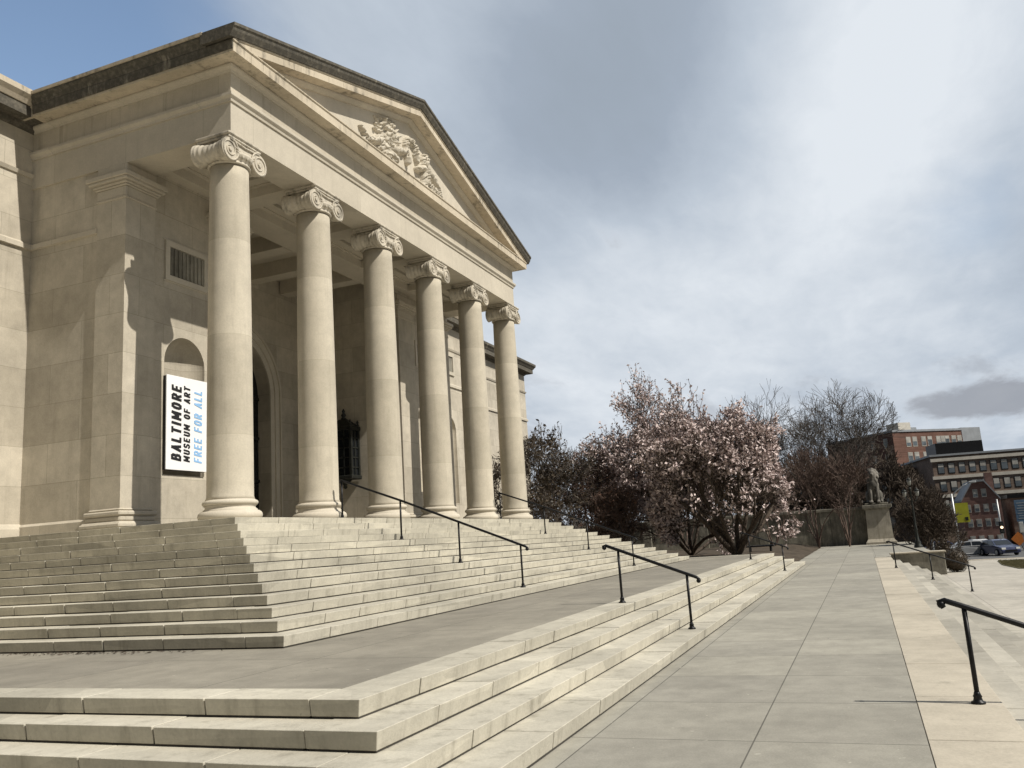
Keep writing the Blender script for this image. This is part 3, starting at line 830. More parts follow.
# ------------------------------------------------------------------ wall lantern in the porch recess
lan = thing('wall_lantern', 'tall dark bronze wall lantern with lattice panes inside the porch', 'lantern', (20.67,13.43,4.3))
lx0, lx1, ly0, ly1, lz0, lz1 = 20.42, 20.92, 13.0, 13.86, 4.42, 6.2
w = MB()
for x in (lx0,lx1):
    for y in (ly0,ly1): w.box(x-.045,x+.045,y-.045,y+.045,lz0,lz1)
for z in (lz0,lz1): w.box(lx0-.08,lx1+.08,ly0-.08,ly1+.08,z-.07,z+.07,.02)
w.box(20.87,21.016,13.14,13.72,4.6,5.9)
build('frame', w, M['bronze'], lan)
w = MB()
for x in (lx0,):
    for i in range(1,3): w.box(x-.025,x+.025,ly0+(ly1-ly0)*i/3-.022,ly0+(ly1-ly0)*i/3+.022,lz0,lz1)
    for i in range(1,5): w.box(x-.025,x+.025,ly0,ly1,lz0+(lz1-lz0)*i/5-.022,lz0+(lz1-lz0)*i/5+.022)
for y in (ly0,ly1):
    w.box((lx0+lx1)/2-.022,(lx0+lx1)/2+.022,y-.025,y+.025,lz0,lz1)
    for i in range(1,5): w.box(lx0,lx1,y-.02,y+.02,lz0+(lz1-lz0)*i/5-.022,lz0+(lz1-lz0)*i/5+.022)
build('lattice', w, M['bronze'], lan)
build('pane', MB().box(lx0+.01,lx1-.01,ly0+.01,ly1-.01,lz0+.02,lz1-.02), M['darkglass'], lan)
w = MB(); cx, cy = 20.67, 13.43
w.add([(lx0-.06,ly0-.06,lz1+.07),(lx1+.06,ly0-.06,lz1+.07),(lx1+.06,ly1+.06,lz1+.07),(lx0-.06,ly1+.06,lz1+.07),(cx-.1,cy-.14,lz1+.36),(cx+.1,cy-.14,lz1+.36),(cx+.1,cy+.14,lz1+.36),(cx-.1,cy+.14,lz1+.36)], [(0,1,5,4),(1,2,6,5),(2,3,7,6),(3,0,4,7),(4,5,6,7)])
w.lathe([(.03,0),(.12,.03),(.05,.1),(.10,.17),(.04,.26),(.07,.31),(.01,.42)], (cx,cy,lz1+.35), 12)
for x in (lx0,lx1):
    for y in (ly0,ly1): w.lathe([(.03,0),(.06,.06),(.02,.12),(.045,.17),(.005,.26)], (x,y,lz1+.06), 8)
build('crown', w, M['bronze'], lan)
build('finial', MB().lathe([(.02,-.34),(.08,-.28),(.05,-.2),(.16,-.12),(.25,0)], (cx,cy,lz0-.06), 12), M['bronze'], lan)

# ------------------------------------------------------------------ handrails
def handrail(label, x, posts, top, ext0, ext1, group=None, r=.027):
    """posts: list of (y,z) feet from upper to lower end; top: height of rail; rail runs along y"""
    t = thing('handrail', label, 'handrail', (x,posts[0][0],posts[0][1]), group)
    pr = [Vector((x,y,z+top)) for y,z in posts]
    d0 = (pr[0]-pr[-1]).normalized()
    a, b = pr[0]+d0*ext0, pr[-1]-d0*ext1
    pts = [a+Vector((0,0,-.07))-d0*.02, a+Vector((0,0,-.02))+d0*.015, a-d0*.03] + pr + [b+d0*.03, b+Vector((0,0,-.02))-d0*.015, b+Vector((0,0,-.07))+d0*.02]
    mb = MB().tube(pts, r, 10)
    for q in (a,b): mb.ellipsoid(q+Vector((0,0,-.045)), (.038,.038,.038), 10, 6)
    build('rail', mb, M['iron'], t)
    for (y,z), p in zip(posts, pr):
        p_ = build('post', MB().tube([(x,y,z+.0),(x,y,p.z-.01)], .022, 10), M['iron'], t)
        build('flange', MB().lathe([(.062,0),(.062,.018),(.042,.026),(.034,.055),(.04,.062),(.028,.09),(.024,.105)], (x,y,z), 14), M['iron'], p_)
    return t
def tread(k): return (UY+(k-1)*T2+.185, .6+k*R_)
G1 = 'handrails on the tall staircase'
UPP = [(UY+12*T2+.3, FL), tread(9), tread(5), tread(1)]
handrail('black iron handrail on the tall staircase, the one nearer the sign', 11.9, UPP, .92, .03, .16)
handrail('black iron handrail on the tall staircase, the one nearer the pink magnolias', 21.75, UPP, .92, .03, .16)
handrail('black iron handrail with two posts on the near part of the low four step flight', 8.55, [(.20,.6),(-.93,.15)], .88, .26, .20)
handrail('black iron handrail at the far end of the low four step flight, before the magnolias', 26.5, [(.20,.6),(-.93,.15)], .88, .26, .20)
DP = [(-4.50,0.),(-5.64,-.45),(-6.85,-.9)]
handrail('black iron handrail close to the viewer going down from the walk towards the plaza', 3.24, DP, .86, .2, .2)
handrail('black iron handrail going down to the plaza, the one nearer the low end wall', 27.9, [(-4.6,0.),(-5.72,-.45),(-6.88,-.9)], .88, .2, .2)

# ------------------------------------------------------------------ end wall of the plaza steps, round shrub
ew = thing('low_wall', 'low pale stone end wall closing the steps down to the plaza', 'wall', (38.6,-5.9,-.9))
build('wall', MB().box(38.25,38.75,-6.95,-4.72,-.95,.09,.02), M['dirtystone'], ew)
build('coping', MB().box(38.2,38.8,-7.02,-4.66,.093,.17,.02), M['cap'], ew)

# ------------------------------------------------------------------ long wall, pedestal and lion
XWALL = 64.0
lw = thing('garden_wall', 'long grey stone garden wall running behind the trees', 'wall', (XWALL,10,0))
w = MB(); w.box(XWALL+.2,XWALL+.7,-3.9,40,-.3,2.55); 
for i in range(8): y = -1.0+i*4.6; w.box(XWALL+.05,XWALL+.2,y-.35,y+.35,-.2,2.54,.02)
build('wall', w, M['dirtystone'], lw)
build('coping', MB().box(XWALL+.0,XWALL+.85,-3.9,40,2.553,2.78,.03), M['dirtystone'], lw)
ped = thing('pedestal', 'pale stone pedestal at the far end of the walk, under a lion statue', 'pedestal', (XWALL,-4.75,0))
def frustum(mb, cx, cy, z0, z1, a0, a1):
    vs = [(cx+sx*a,cy+sy*a,z) for a,z in ((a0,z0),(a1,z1)) for sx,sy in ((-1,-1),(1,-1),(1,1),(-1,1))]
    mb.add(vs, [(3,2,1,0),(4,5,6,7)]+[(i,(i+1)%4,4+(i+1)%4,4+i) for i in range(4)])
pcx, pcy = 64.0, -4.75
w = MB(); frustum(w,pcx,pcy,.35,2.48,.87,.80); build('die', w, M['pedstone'], ped)
w = MB(); w.box(pcx-1.05,pcx+1.05,pcy-1.05,pcy+1.05,-.02,.16,.02); frustum(w,pcx,pcy,.16,.36,1.0,.88); build('base', w, M['pedstone'], ped)
w = MB(); frustum(w,pcx,pcy,2.481,2.60,.82,.98); w.box(pcx-1.02,pcx+1.02,pcy-1.02,pcy+1.02,2.60,2.84,.03); w.box(pcx-.8,pcx+.8,pcy-.8,pcy+.8,2.84,2.98,.03)
build('cap', w, M['dirtystone'], ped)
def make_lion():
    mb = MB(); E = mb.ellipsoid
    def limb(a, b, r0, r1, n=7):
        a, b = Vector(a), Vector(b)
        for i in range(n+1):
            t = i/n; r = r0+(r1-r0)*t; E(a.lerp(b,t), (r,r,r), 10, 7)
    # seated lion facing -x, local origin at the middle of the plinth
    E((.30,0,.55),(.52,.40,.50),16,10)                       # haunch mass
    limb((.25,0,.62),(-.22,0,1.28),.44,.36)                  # trunk rising to the chest
    E((-.30,0,1.18),(.30,.34,.42),14,10)                     # chest
    limb((-.20,0,1.5),(-.30,0,1.82),.36,.30)                 # neck and mane
    for k in range(11):
        a = 2*PI*k/11; E((-.22+.06*math.sin(a*3), .33*math.cos(a), 1.74+.34*math.sin(a)), (.19,.15,.16), 8, 6)
    for k in range(7): E((-.42,-.25+.083*k,1.38-.06*math.cos(k*2)), (.13,.085,.2), 8, 6)
    E((-.42,0,1.86),(.26,.235,.25),12,9)                     # skull
    E((-.64,0,1.77),(.17,.135,.12),10,8); E((-.62,0,1.68),(.13,.11,.07),10,6)     # muzzle, jaw
    E((-.80,0,1.81),(.035,.06,.04),8,6)
    for s in (-1,1):
        E((-.60,.10*s,1.93),(.05,.05,.035),8,6); E((-.30,.20*s,2.07),(.06,.08,.09),8,6)   # brow, ear
        limb((-.36,.22*s,1.15),(-.50,.22*s,.62),.17,.12); limb((-.50,.22*s,.62),(-.50,.22*s,.14),.12,.105)   # foreleg
        E((-.60,.22*s,.09),(.19,.13,.09),10,7)
        for q in (-1,0,1): E((-.74,.22*s+.07*q,.07),(.07,.045,.065),8,6)
        E((.25,.36*s,.42),(.40,.20,.40),12,9)                # thigh
        limb((.05,.42*s,.16),(-.20,.42*s,.10),.12,.10); E((-.28,.42*s,.08),(.16,.12,.08),10,7)
    pts = [(.78,0,.22),(.86,.25,.12),(.70,.52,.10),(.35,.66,.10)]
    for a,b in zip(pts,pts[1:]): limb(a,b,.07,.06)
    E((.25,.68,.11),(.14,.09,.09),8,6)
    return mb
lion = build('lion_statue', make_lion(), M['lionstone'] if 'lionstone' in M else M['dirtystone'])
lion.location = (pcx-.05, pcy+.05, 2.96); lion.scale = (1.18,1.1,1.18)
tag(lion, 'weathered stone statue of a seated lion on the pedestal', 'statue')
rm = lion.modifiers.new('Remesh', 'REMESH'); rm.mode = 'VOXEL'; rm.voxel_size = .028; rm.use_smooth_shade = True
sm = lion.modifiers.new('Smooth', 'SMOOTH'); sm.iterations = 3; sm.factor = .5

# ------------------------------------------------------------------ bench
bench = thing('bench', 'low dark bench on the terrace in front of the garden wall', 'bench', (43.6,1.7,0))
bz = 0.28
build('seat', MB().box(43.35,43.85,.95,2.45,bz+.40,bz+.48,.02), M['iron'], bench)
for y in (1.15,2.25):
    w = MB(); w.box(43.40,43.80,y-.05,y+.05,bz-.1,bz+.40,.01); build('leg', w, M['iron'], bench)

# ------------------------------------------------------------------ trees
def grow(seed, base, trunks, levels, L0, r0, ratio, nch, spread, up, crook, env=None, minr=.006, seglen=4, rr=.62):
    """branching skeleton: returns seg lists by level and tips. trunks: list of directions"""
    rg = random.Random(seed); segs = []; tips = []
    def walk(p, d, L, r, lv):
        n = seglen if lv < levels-1 else max(2, seglen-1)
        q = Vector(p); d = Vector(d).normalized(); rad = r
        nodes = []
        for i in range(n):
            d = (d + Vector((rg.gauss(0,crook),rg.gauss(0,crook),rg.gauss(0,crook)+up*(.6 if lv else .3)))).normalized()
            q2 = q + d*L/n; r2 = max(minr, r*(1-(1-rr)*(i+1)/n))
            segs.append((tuple(q),tuple(q2),rad,r2,lv)); rad = r2; q = q2
            nodes.append((Vector(q),Vector(d),r2,i))
            if env and not env(q): 
                if lv > 0: break
        if lv == levels-1 or (env and lv > 0 and not env(q)):
            tips.append((Vector(q),Vector(d),lv)); 
            for nd in nodes[:-1]: tips.append((nd[0],nd[1],lv))
            return
        k = rg.randint(*nch)
        for j in range(k):
            if j == 0: nd = nodes[-1]
            else: nd = rg.choice(nodes[len(nodes)//3:] if lv else nodes[1:])
            s = spread*rg.uniform(.6,1.25)*(.55 if j == 0 else 1)
            ax = nd[1].orthogonal().normalized(); ax.rotate(Matrix.Rotation(rg.uniform(0,2*PI),3,nd[1]))
            dd = nd[1].copy(); dd.rotate(Matrix.Rotation(s,3,ax))
            walk(nd[0], dd, L*ratio*rg.uniform(.75,1.2), min(nd[2]*.9, nd[2]*(.85 if j == 0 else rg.uniform(.5,.75))), lv+1)
    for t in trunks:
        k_ = 1 if len(t) < 5 else t[4]
        walk(base if len(t) == 3 else Vector(base)+Vector(t[3]), Vector(t[:3]), k_*L0*rg.uniform(.85,1.1), k_*k_*k_*r0*rg.uniform(.75,1.05), 0)
    return segs, tips
def seg_mesh(segs, lo, hi):
    mb = MB()
    for n, sel in ((7,[s for s in segs if lo <= s[4] <= hi and s[2] > .06]), (4,[s for s in segs if lo <= s[4] <= hi and .02 < s[2] <= .06]), (3,[s for s in segs if lo <= s[4] <= hi and s[2] <= .02])):
        if sel: mb.segs([s[0] for s in sel],[s[1] for s in sel],[s[2] for s in sel],[s[3] for s in sel], n)
    return mb
def petals(mb, rg, p, size, n, spread=1.):
    for _ in range(n):
        c = Vector(p)+Vector((rg.gauss(0,1),rg.gauss(0,1),rg.gauss(0,1)))*size*spread
        u = Vector((rg.gauss(0,1),rg.gauss(0,1),rg.gauss(0,1)+.6)).normalized(); v = u.orthogonal().normalized(); v.rotate(Matrix.Rotation(rg.uniform(0,6.28),3,u)); w_ = u.cross(v)
        a, b = size*rg.uniform(.7,1.3), size*rg.uniform(.35,.6)
        o = len(mb.v)
        mb.v.extend([tuple(c-v*a), tuple(c+w_*b+u*b*.35), tuple(c+v*a), tuple(c-w_*b+u*b*.35)]); mb.f.append((o,o+1,o+2,o+3)); mb.sm.append(False)
def petal_mat(name, c1, c2, rough=.6):
    q = NT(name); n_ = q.noise(3.1,2,.5); n2 = q.noise(19,2,.5)
    c = q.mix(q.rng(n2,.35,.65), c1, c2)
    return q.done(c, rough, 0, .2)
M['petal'] = petal_mat('magnolia_petal', (.72,.63,.605), (.44,.335,.32))
M['bud'] = petal_mat('magnolia_leaf_bud', (.11,.075,.06), (.17,.12,.10))
M['everleaf'] = petal_mat('evergreen_leaf', (.045,.038,.025), (.085,.062,.045), .4)
M['redleaf'] = petal_mat('dry_red_leaf', (.10,.05,.035), (.16,.09,.06))

def magnolia(label, base, trunks, env, seed, nper, L0=2.3, r0=.17):
    segs, tips = grow(seed, base, trunks, 6, L0, r0, .76, (3,5), .62, .08, .13, env, .012, 4, .66)
    t = thing('magnolia_tree', label, 'tree', base, None)
    build('trunk', seg_mesh(segs,0,1), M['bark'], t, fix=False)
    cr = build('crown', seg_mesh(segs,2,9), M['bark'], t, fix=False)
    rg = random.Random(seed+1); mb = MB(); mb2 = MB()
    rg.shuffle(tips); tips = [t_ for t_ in tips if noise.noise(t_[0]*.9+Vector((seed,0,0))) > -.30]
    for p, d, lv in tips[:nper]:
        if rg.random() < .74: petals(mb, rg, p, .095*rg.uniform(.7,1.35), 3, .75)
        else: petals(mb2, rg, p, .055, 3, .8)
    build('blossom', mb, M['petal'], cr, fix=False); build('bud', mb2, M['bud'], cr, fix=False)
    print('magnolia', len(segs), len(tips))
    return t
def ell(cx, cy, cz, rx, ry, rz, seed=0, wob=.22):
    def f(p):
        u = Vector(((p.x-cx)/rx,(p.y-cy)/ry,(p.z-cz)/rz)); l = u.length
        if l < .3: return True
        return l < 1 + wob*2*noise.noise(u*1.6+Vector((seed,0,0)))
    return f
tr = lambda n, tilt, sd: [(math.cos(2*PI*i/n+sd)*tilt, math.sin(2*PI*i/n+sd)*tilt, 1) for i in range(n)]
lowtr = lambda n, sd, h: [(math.cos(2*PI*i/n+sd)*3.2, math.sin(2*PI*i/n+sd)*3.2, .9, (.3*math.cos(2*PI*i/n+sd),.3*math.sin(2*PI*i/n+sd),h+.16*i), .64) for i in range(n)]
EA = ell(43.0,6.9,4.9,3.4,4.1,4.3,1,.38); EA2 = ell(43.0,7.0,8.6,1.8,1.8,2.7,2,.3)
magnolia('pink flowering magnolia tree, the slimmer one with the higher crown on the left', (43.5,5.5,.42), tr(3,.33,.4)+tr(4,1.25,.9)+lowtr(8,.3,1.2), lambda p: EA(p) or EA2(p), 21, 20000, 3.5, .12)
EB = ell(38.3,2.9,4.0,3.3,3.4,3.7,3,.28); EB2 = ell(38.3,4.0,7.2,1.8,1.6,2.6,5,.3)
magnolia('pink flowering magnolia tree, the broader one with low sweeping boughs on the right', (38.2,2.25,.42), tr(4,.42,.1)+tr(4,1.3,.7)+lowtr(10,.1,1.0), lambda p: EB(p) or EB2(p), 33, 26000, 3.1, .15)

def bare_tree(name, label, cat, base, trunks, env, seed, levels, L0, r0, mat, spread=.5, up=.06, ratio=.72, nch=(3,4), crook=.12, minr=.009, group=None, leaf=None, leafn=0, leafsize=.06):
    segs, tips = grow(seed, base, trunks, levels, L0, r0, ratio, nch, spread, up, crook, env, minr)
    t = thing(name, label, cat, base, group)
    build('trunk', seg_mesh(segs,0,1), mat, t, fix=False)
    cr = build('crown', seg_mesh(segs,2,9), mat, t, fix=False)
    if leaf:
        rg = random.Random(seed+9); mb = MB(); rg.shuffle(tips)
        for p, d, lv in tips[:leafn]: petals(mb, rg, p, leafsize*rg.uniform(.7,1.4), 3, 1.1)
        build('leaf', mb, leaf, cr, fix=False)
    print(name, len(segs), len(tips))
    return t
# dense shrubs between the porch and the magnolias
SH = [(37.5,12.3,7.6,'dark leafy bush tree standing against the far corner of the museum',M['graybark'],M['everleaf'],1500,.10),
      (41.5,11.6,6.6,'reddish bare bush between the dark leafy bush and the pink magnolias',M['redbark'],M['redleaf'],900,.05),
      (46.5,10.6,6.2,'low reddish bare bush just left of the slimmer magnolia',M['redbark'],M['redleaf'],900,.05),
      (39.0,8.7,4.4,'small twiggy bush beyond the far end of the tall staircase',M['redbark'],M['redleaf'],600,.05),
      (52.0,14.5,8.2,'tall bare bush tree rising behind the reddish bushes left of the magnolias',M['graybark'],None,0,.05)]
for i,(x,y,h,lab,mt,lf,ln,ls) in enumerate(SH):
    e = ell(x,y,h*.52,h*.46,h*.46,h*.5,10+i,.2)
    bare_tree('bush', lab, 'bush', (x,y,.35), tr(6,.5,i), e, 40+i, 6, h*.36, .075, mt, .55, .05, .74, (3,4), .15, .013, 'bushes beside the magnolias', lf, ln, ls)
# crape myrtles along the garden wall
CM = [(59.5,-.6,7.0,'bare reddish multi stemmed tree in front of the garden wall, nearer the broad magnolia'),
      (60.5,-2.6,7.2,'bare reddish multi stemmed tree in front of the garden wall, nearest the pedestal'),
      (57.5,2.3,6.6,'bare reddish multi stemmed tree half hidden by the right edge of the broad magnolia'),
      (58.5,8.6,6.4,'bare multi stemmed tree against the garden wall between the two magnolias')]
for i,(x,y,h,lab) in enumerate(CM):
    e = ell(x,y,h*.66,2.7,2.5,h*.37,20+i,.2)
    bare_tree('crape_myrtle', lab, 'tree', (x,y,.0), tr(5,.30,i*.7), e, 60+i, 6, 2.7, .065, M['redbark'], .5, .08, .70, (3,4), .12, .016, 'bare trees along the garden wall')
# big bare trees beyond the wall
BG = [(82,3.2,15.6,5.8,12,'large bare tree with fanning limbs beyond the wall, the left of two against the sky'),
      (80,-2.4,15.0,5.6,12,'large bare tree beyond the wall, its twigs reaching towards the red brick block')]
for i,(x,y,h,rr,nt,lab) in enumerate(BG):
    e = ell(x,y,h*.58,rr,rr*.95,h*.45,30+i,.16)
    bare_tree('bare_tree', lab, 'tree', (x,y,-1), tr(nt,.62,i), e, 80+i, 7, 5.0, .24, M['graybark'], .60, .035, .72, (2,4), .13, .0145, 'large bare trees beyond the wall')
# thicket of bare trees behind the wall
TH = [(70,7.5,8.2,'dusky bare tree behind the garden wall, seen left of the slimmer magnolia'),
      (69,1.2,7.6,'dusky bare tree behind the garden wall, low under the left big tree'),
      (70,-2.2,7.4,'dusky bare tree behind the garden wall, low under the right big tree'),
      (69,-5.2,7.8,'dusky bare tree behind the lion statue'),
      (72,12.5,8.8,'dusky bare tree behind the garden wall, nearest the museum'),
      (72,17.5,9.4,'dusky bare tree far behind the leafy bush at the museum corner'),
      (71,4.4,8.0,'dusky bare tree behind the garden wall, showing between the magnolia crowns')]
for i,(x,y,h,lab) in enumerate(TH):
    e = ell(x,y,h*.55,3.3,2.9,h*.46,50+i,.2)
    bare_tree('bare_tree', lab, 'tree', (x,y,-.8), tr(7,.45,i), e, 100+i, 6, h*.36, .10, M['bark'], .55, .06, .74, (3,4), .14, .028, 'dusky trees behind the garden wall')
# thicket right of the pedestal
TR = [(58.0,-7.3,5.2,'dark bare bush right of the pedestal, behind the globe lamp'),
      (57.5,-8.6,3.4,'dark bare bush between the globe lamp and the street light'),
      (67.0,-7.8,6.2,'dark bare bush tree behind the globe lamp, taller than its neighbours'),
      (50.0,-7.4,1.7,'low dark bush behind the end wall of the plaza steps')]
for i,(x,y,h,lab) in enumerate(TR):
    e = ell(x,y,h*.5-.8,h*.40,h*.33,h*.52,70+i,.2)
    bare_tree('bush', lab, 'bush', (x,y,zpl(x)-.1), tr(7,.5,i), e, 130+i, 6, h*.34, .06, M['bark'], .55, .05, .74, (3,4), .15, .020 if h > 3 else .012, 'dark bushes right of the pedestal', M['everleaf'] if h < 3 else None, 1500, .05)
# clipped round shrub
sb = thing('round_shrub', 'clipped round dark green shrub at the foot of the plaza steps', 'shrub', (40.6,-7.55,-.95))
rg = random.Random(2); mb = MB(); P0=[];P1=[];A=[];B=[]
mb.ellipsoid((40.6,-7.55,-.42),(.50,.50,.48),14,10)
for i in range(2600):
    d = Vector((rg.gauss(0,1),rg.gauss(0,1),rg.gauss(0,1))).normalized(); r = .50+rg.uniform(-.03,.09)*(1+noise.noise(d*3))
    petals(mb, rg, Vector((40.6,-7.55,-.40))+Vector((d.x*r,d.y*r,d.z*r*.98)), .035, 1, .5)
build('foliage', mb, M['everleaf'], sb, fix=False)
build('stem', MB().tube([(40.6,-7.55,-1.0),(40.6,-7.55,-.6)],.06,8), M['bark'], sb)

# ------------------------------------------------------------------ city beyond the street
def brickmat(name, base, w=.5, h=.16):
    q = NT(name)
    b = q.brick(w, h, .012, q.wallvec(), (1,1,1), (.75,.72,.7), (.8,.78,.75))
    n_ = q.noise(.5,5,.6); c = q.mix(q.rng(n_,.3,.7), tuple(x*.8 for x in base), tuple(x*1.15 for x in base))
    c = q.mix(1., c, b.outputs[0], 'MULTIPLY'); return q.done(c, .9, 0, .15)
M['brickA'] = brickmat('red_brick', (.19,.11,.088)); M['brickB'] = brickmat('brown_brick', (.22,.17,.14)); M['brickC'] = brickmat('rose_brick', (.23,.14,.12))
M['band'] = flat('pale_concrete', (.52,.49,.43), .85, 0, .1, 2)
M['metalgray'] = flat('gray_cladding', (.28,.30,.32), .6, .2, .1, 1)
M['winglass'] = flat('window_glass', (.10,.12,.14), .15, 0, .4, .6, .6)
M['blind'] = flat('window_blind', (.36,.35,.32), .7, 0, .25, .8)
M['galv'] = flat('galvanised_steel', (.42,.43,.43), .45, .6, .1, 5)
class Facade:
    """local frame on a vertical wall: origin o, along u, outward n"""
    def __init__(s, o, u):
        s.o = Vector(o); s.u = Vector((u[0],u[1],0)).normalized(); s.n = Vector((s.u.y,-s.u.x,0)); s.z = Vector((0,0,1))
    def box(s, mb, a0, a1, z0, z1, d0, d1):
        c = s.o+s.u*(a0+a1)/2+s.z*(z0+z1)/2+s.n*(d0+d1)/2
        mb.obox(c, s.u, s.n, s.z, (a1-a0)/2, abs(d1-d0)/2, (z1-z0)/2)
def windows(parent, F, a_list, z_list, w, h, blind=.3, seed=0, frame=True):
    rg = random.Random(seed)
    for z in z_list:
        for a in a_list:
            mb = MB(); F.box(mb, a-w/2-.05, a+w/2+.05, z-.10, z+h+.05, -.05, .04)
            f = build('window', mb, M['band'] if frame else M['iron'], parent)
            mb = MB(); F.box(mb, a-w/2, a+w/2, z, z+h, .0, .052); p = build('pane', mb, M['winglass'], f)
            mb = MB(); e = rg.uniform(.25,.7); F.box(mb, a-w/2+.03, a+w/2-.03, z+h*(1-e), z+h-.02, .01, .062); build('blind', mb, M['blind'], f)
# --- red brick apartment block (corner towards us)
Z0 = -3.2
bA = thing('apartment_block', 'red brick apartment block with a grey rooftop penthouse, tallest of the distant buildings', 'building', (150,-10,Z0))
cor = Vector((150,-10.0,0)); uR = Vector((.62,-.785,0)).normalized(); uL = Vector((.785,.62,0)).normalized()
def blockmesh(c, u, v, a, b, z0, z1):
    mb = MB(); p = [c, c+u*a, c+u*a+v*b, c+v*b]
    mb.add([(q.x,q.y,z) for z in (z0,z1) for q in p], [(3,2,1,0),(4,5,6,7),(0,1,5,4),(1,2,6,5),(2,3,7,6),(3,0,4,7)]); return mb
HA = 16.0
build('wall', blockmesh(cor, uR, uL, 14.2, 17.5, Z0, HA), M['brickA'], bA)
build('roof', blockmesh(cor-uR*.15-uL*.15, uR, uL, 14.5, 17.8, HA+.002, HA+.35), M['metalgray'], bA)
FR = Facade(cor, uR)
al = [3.0,4.3,6.1,7.4,9.2,10.1,11.0,12.4,13.6]
windows(bA, FR, al, [2.0,5.2,8.4,11.0,13.6], .85, 1.5, .3, 1)
FLf = Facade(cor+uL*17.5, -uL); windows(bA, FLf, [2,5.5,9,12.5,15.6], [8.4,11.0,13.6], .9, 1.5, .2, 2)
pr = cor+uR*15.3+uL*1.0
ph = build('penthouse', blockmesh(pr, uR, uL, 4.0, 6, Z0, 16.6), M['metalgray'], bA)
mb = blockmesh(pr-uR*1.09+uL*.6, uR, uL, 1.08, 5, Z0, 16.2); build('stair_tower', mb, M['brickB'], bA)
mb = blockmesh(cor+uR*6.6+uL*6, uR, uL, 2.6, 3, HA+.36, HA+2.4); vt = build('roof_hut', mb, M['band'], bA)
mb = blockmesh(cor+uR*9.2+uL*6, uR, uL, 1.2, 2, HA+.36, HA+1.5); build('roof_vent', mb, M['metalgray'], bA)
# --- long brown block with pale bands
bB = thing('office_block', 'long dark brown block with pale horizontal bands above rows of windows', 'building', (125,-16,Z0))
cb = Vector((122,-13.2,0)); ub = Vector((.18,-1,0)).normalized(); vb = Vector((1,.18,0)).normalized()
build('wall', blockmesh(cb, ub, vb, 34, 16, Z0, 9.6), M['brickB'], bB)
FB = Facade(cb, ub)
for i, z in enumerate((8.9,6.55,4.1,1.6)):
    mb = MB(); FB.box(mb, -.2, 34.2, z, z+.42, -.05, .22 if i == 0 else .14); build('band', mb, M['band'], bB)
windows(bB, FB, [1.0+1.3*i for i in range(25)], [7.35,4.95,2.5], .72, 1.25, .5, 3, False)
build('roof', blockmesh(cb-ub*.3-vb*.3, ub, vb, 34.6, 16.6, 9.602, 9.85), M['metalgray'], bB)
build('roof_plant', blockmesh(cb+ub*1.5+vb*3, ub, vb, 6, 5, 9.86, 11.6), M['iron'], bB)
# --- gabled rose brick house
bC = thing('gabled_house', 'rose brick gabled building with small pale windows behind the traffic signal', 'building', (108,-16.2,Z0))
gx, gy0, gy1, gz, ga = 108., -14.6, -18.7, 3.2, 5.4
gm = (gy0+gy1)/2
poly = [(gy0,Z0),(gy0,gz),(gm+.6,ga),(gm-.6,ga),(gy1,gz),(gy1,Z0)]
build('wall', MB().prism(poly, lambda a,b:(gx,a,b), lambda a,b:(gx+9,a,b)), M['brickC'], bC)
mb = MB()
for p,q in ((poly[1],poly[2]),(poly[2],poly[3]),(poly[3],poly[4])):
    mb.prism([(p[0],p[1]),(q[0],q[1]),(q[0],q[1]+.22),(p[0],p[1]+.22)], lambda a,b:(gx-.2,a,b+.003), lambda a,b:(gx+9.2,a,b+.003))
rf = build('roof', mb, M['metalgray'], bC)
build('chimney', MB().box(gx+1.2,gx+2.2,gy1+.3,gy1+1.1,gz-.5,ga+1.0), M['brickC'], rf)
FC = Facade((gx,gy0,0), (0,-1))
windows(bC, FC, [.65,1.55,2.5,3.45], [-1.6,.3,2.0], .45, .75, .4, 5); windows(bC, FC, [1.6,2.5], [3.7], .42, .8, .5, 6)
# --- dark low building along the street
bD = thing('street_building', 'dark low building behind the parked cars', 'building', (118,-24,Z0))
build('wall', MB().box(112,122,-44,-20.2,Z0,3.3), M['brickB'], bD)
build('roof', MB().box(111.6,122.4,-44.4,-19.9,3.302,3.7), M['iron'], bD)
FD = Facade((112,-20.2,0), (0,-1)); windows(bD, FD, [1.5+2.6*i for i in range(8)], [-1.4,1.0], 1.3, 1.4, .4, 8, False)
# --- brown mass of a house behind the bushes
bE = thing('brick_building', 'dark brick side building half hidden by the bushes behind the lion', 'building', (135,-4,Z0))
build('wall', MB().box(130,140,-11.0,9,Z0,8.6), M['brickB'], bE)
build('roof', MB().box(129.7,140.3,-11.3,9.3,8.602,9.0), M['iron'], bE)
FE = Facade((130,9,0), (0,-1)); windows(bE, FE, [2+2.4*i for i in range(8)], [.5,3.3,6.0], 1.1, 1.5, .4, 9, False)

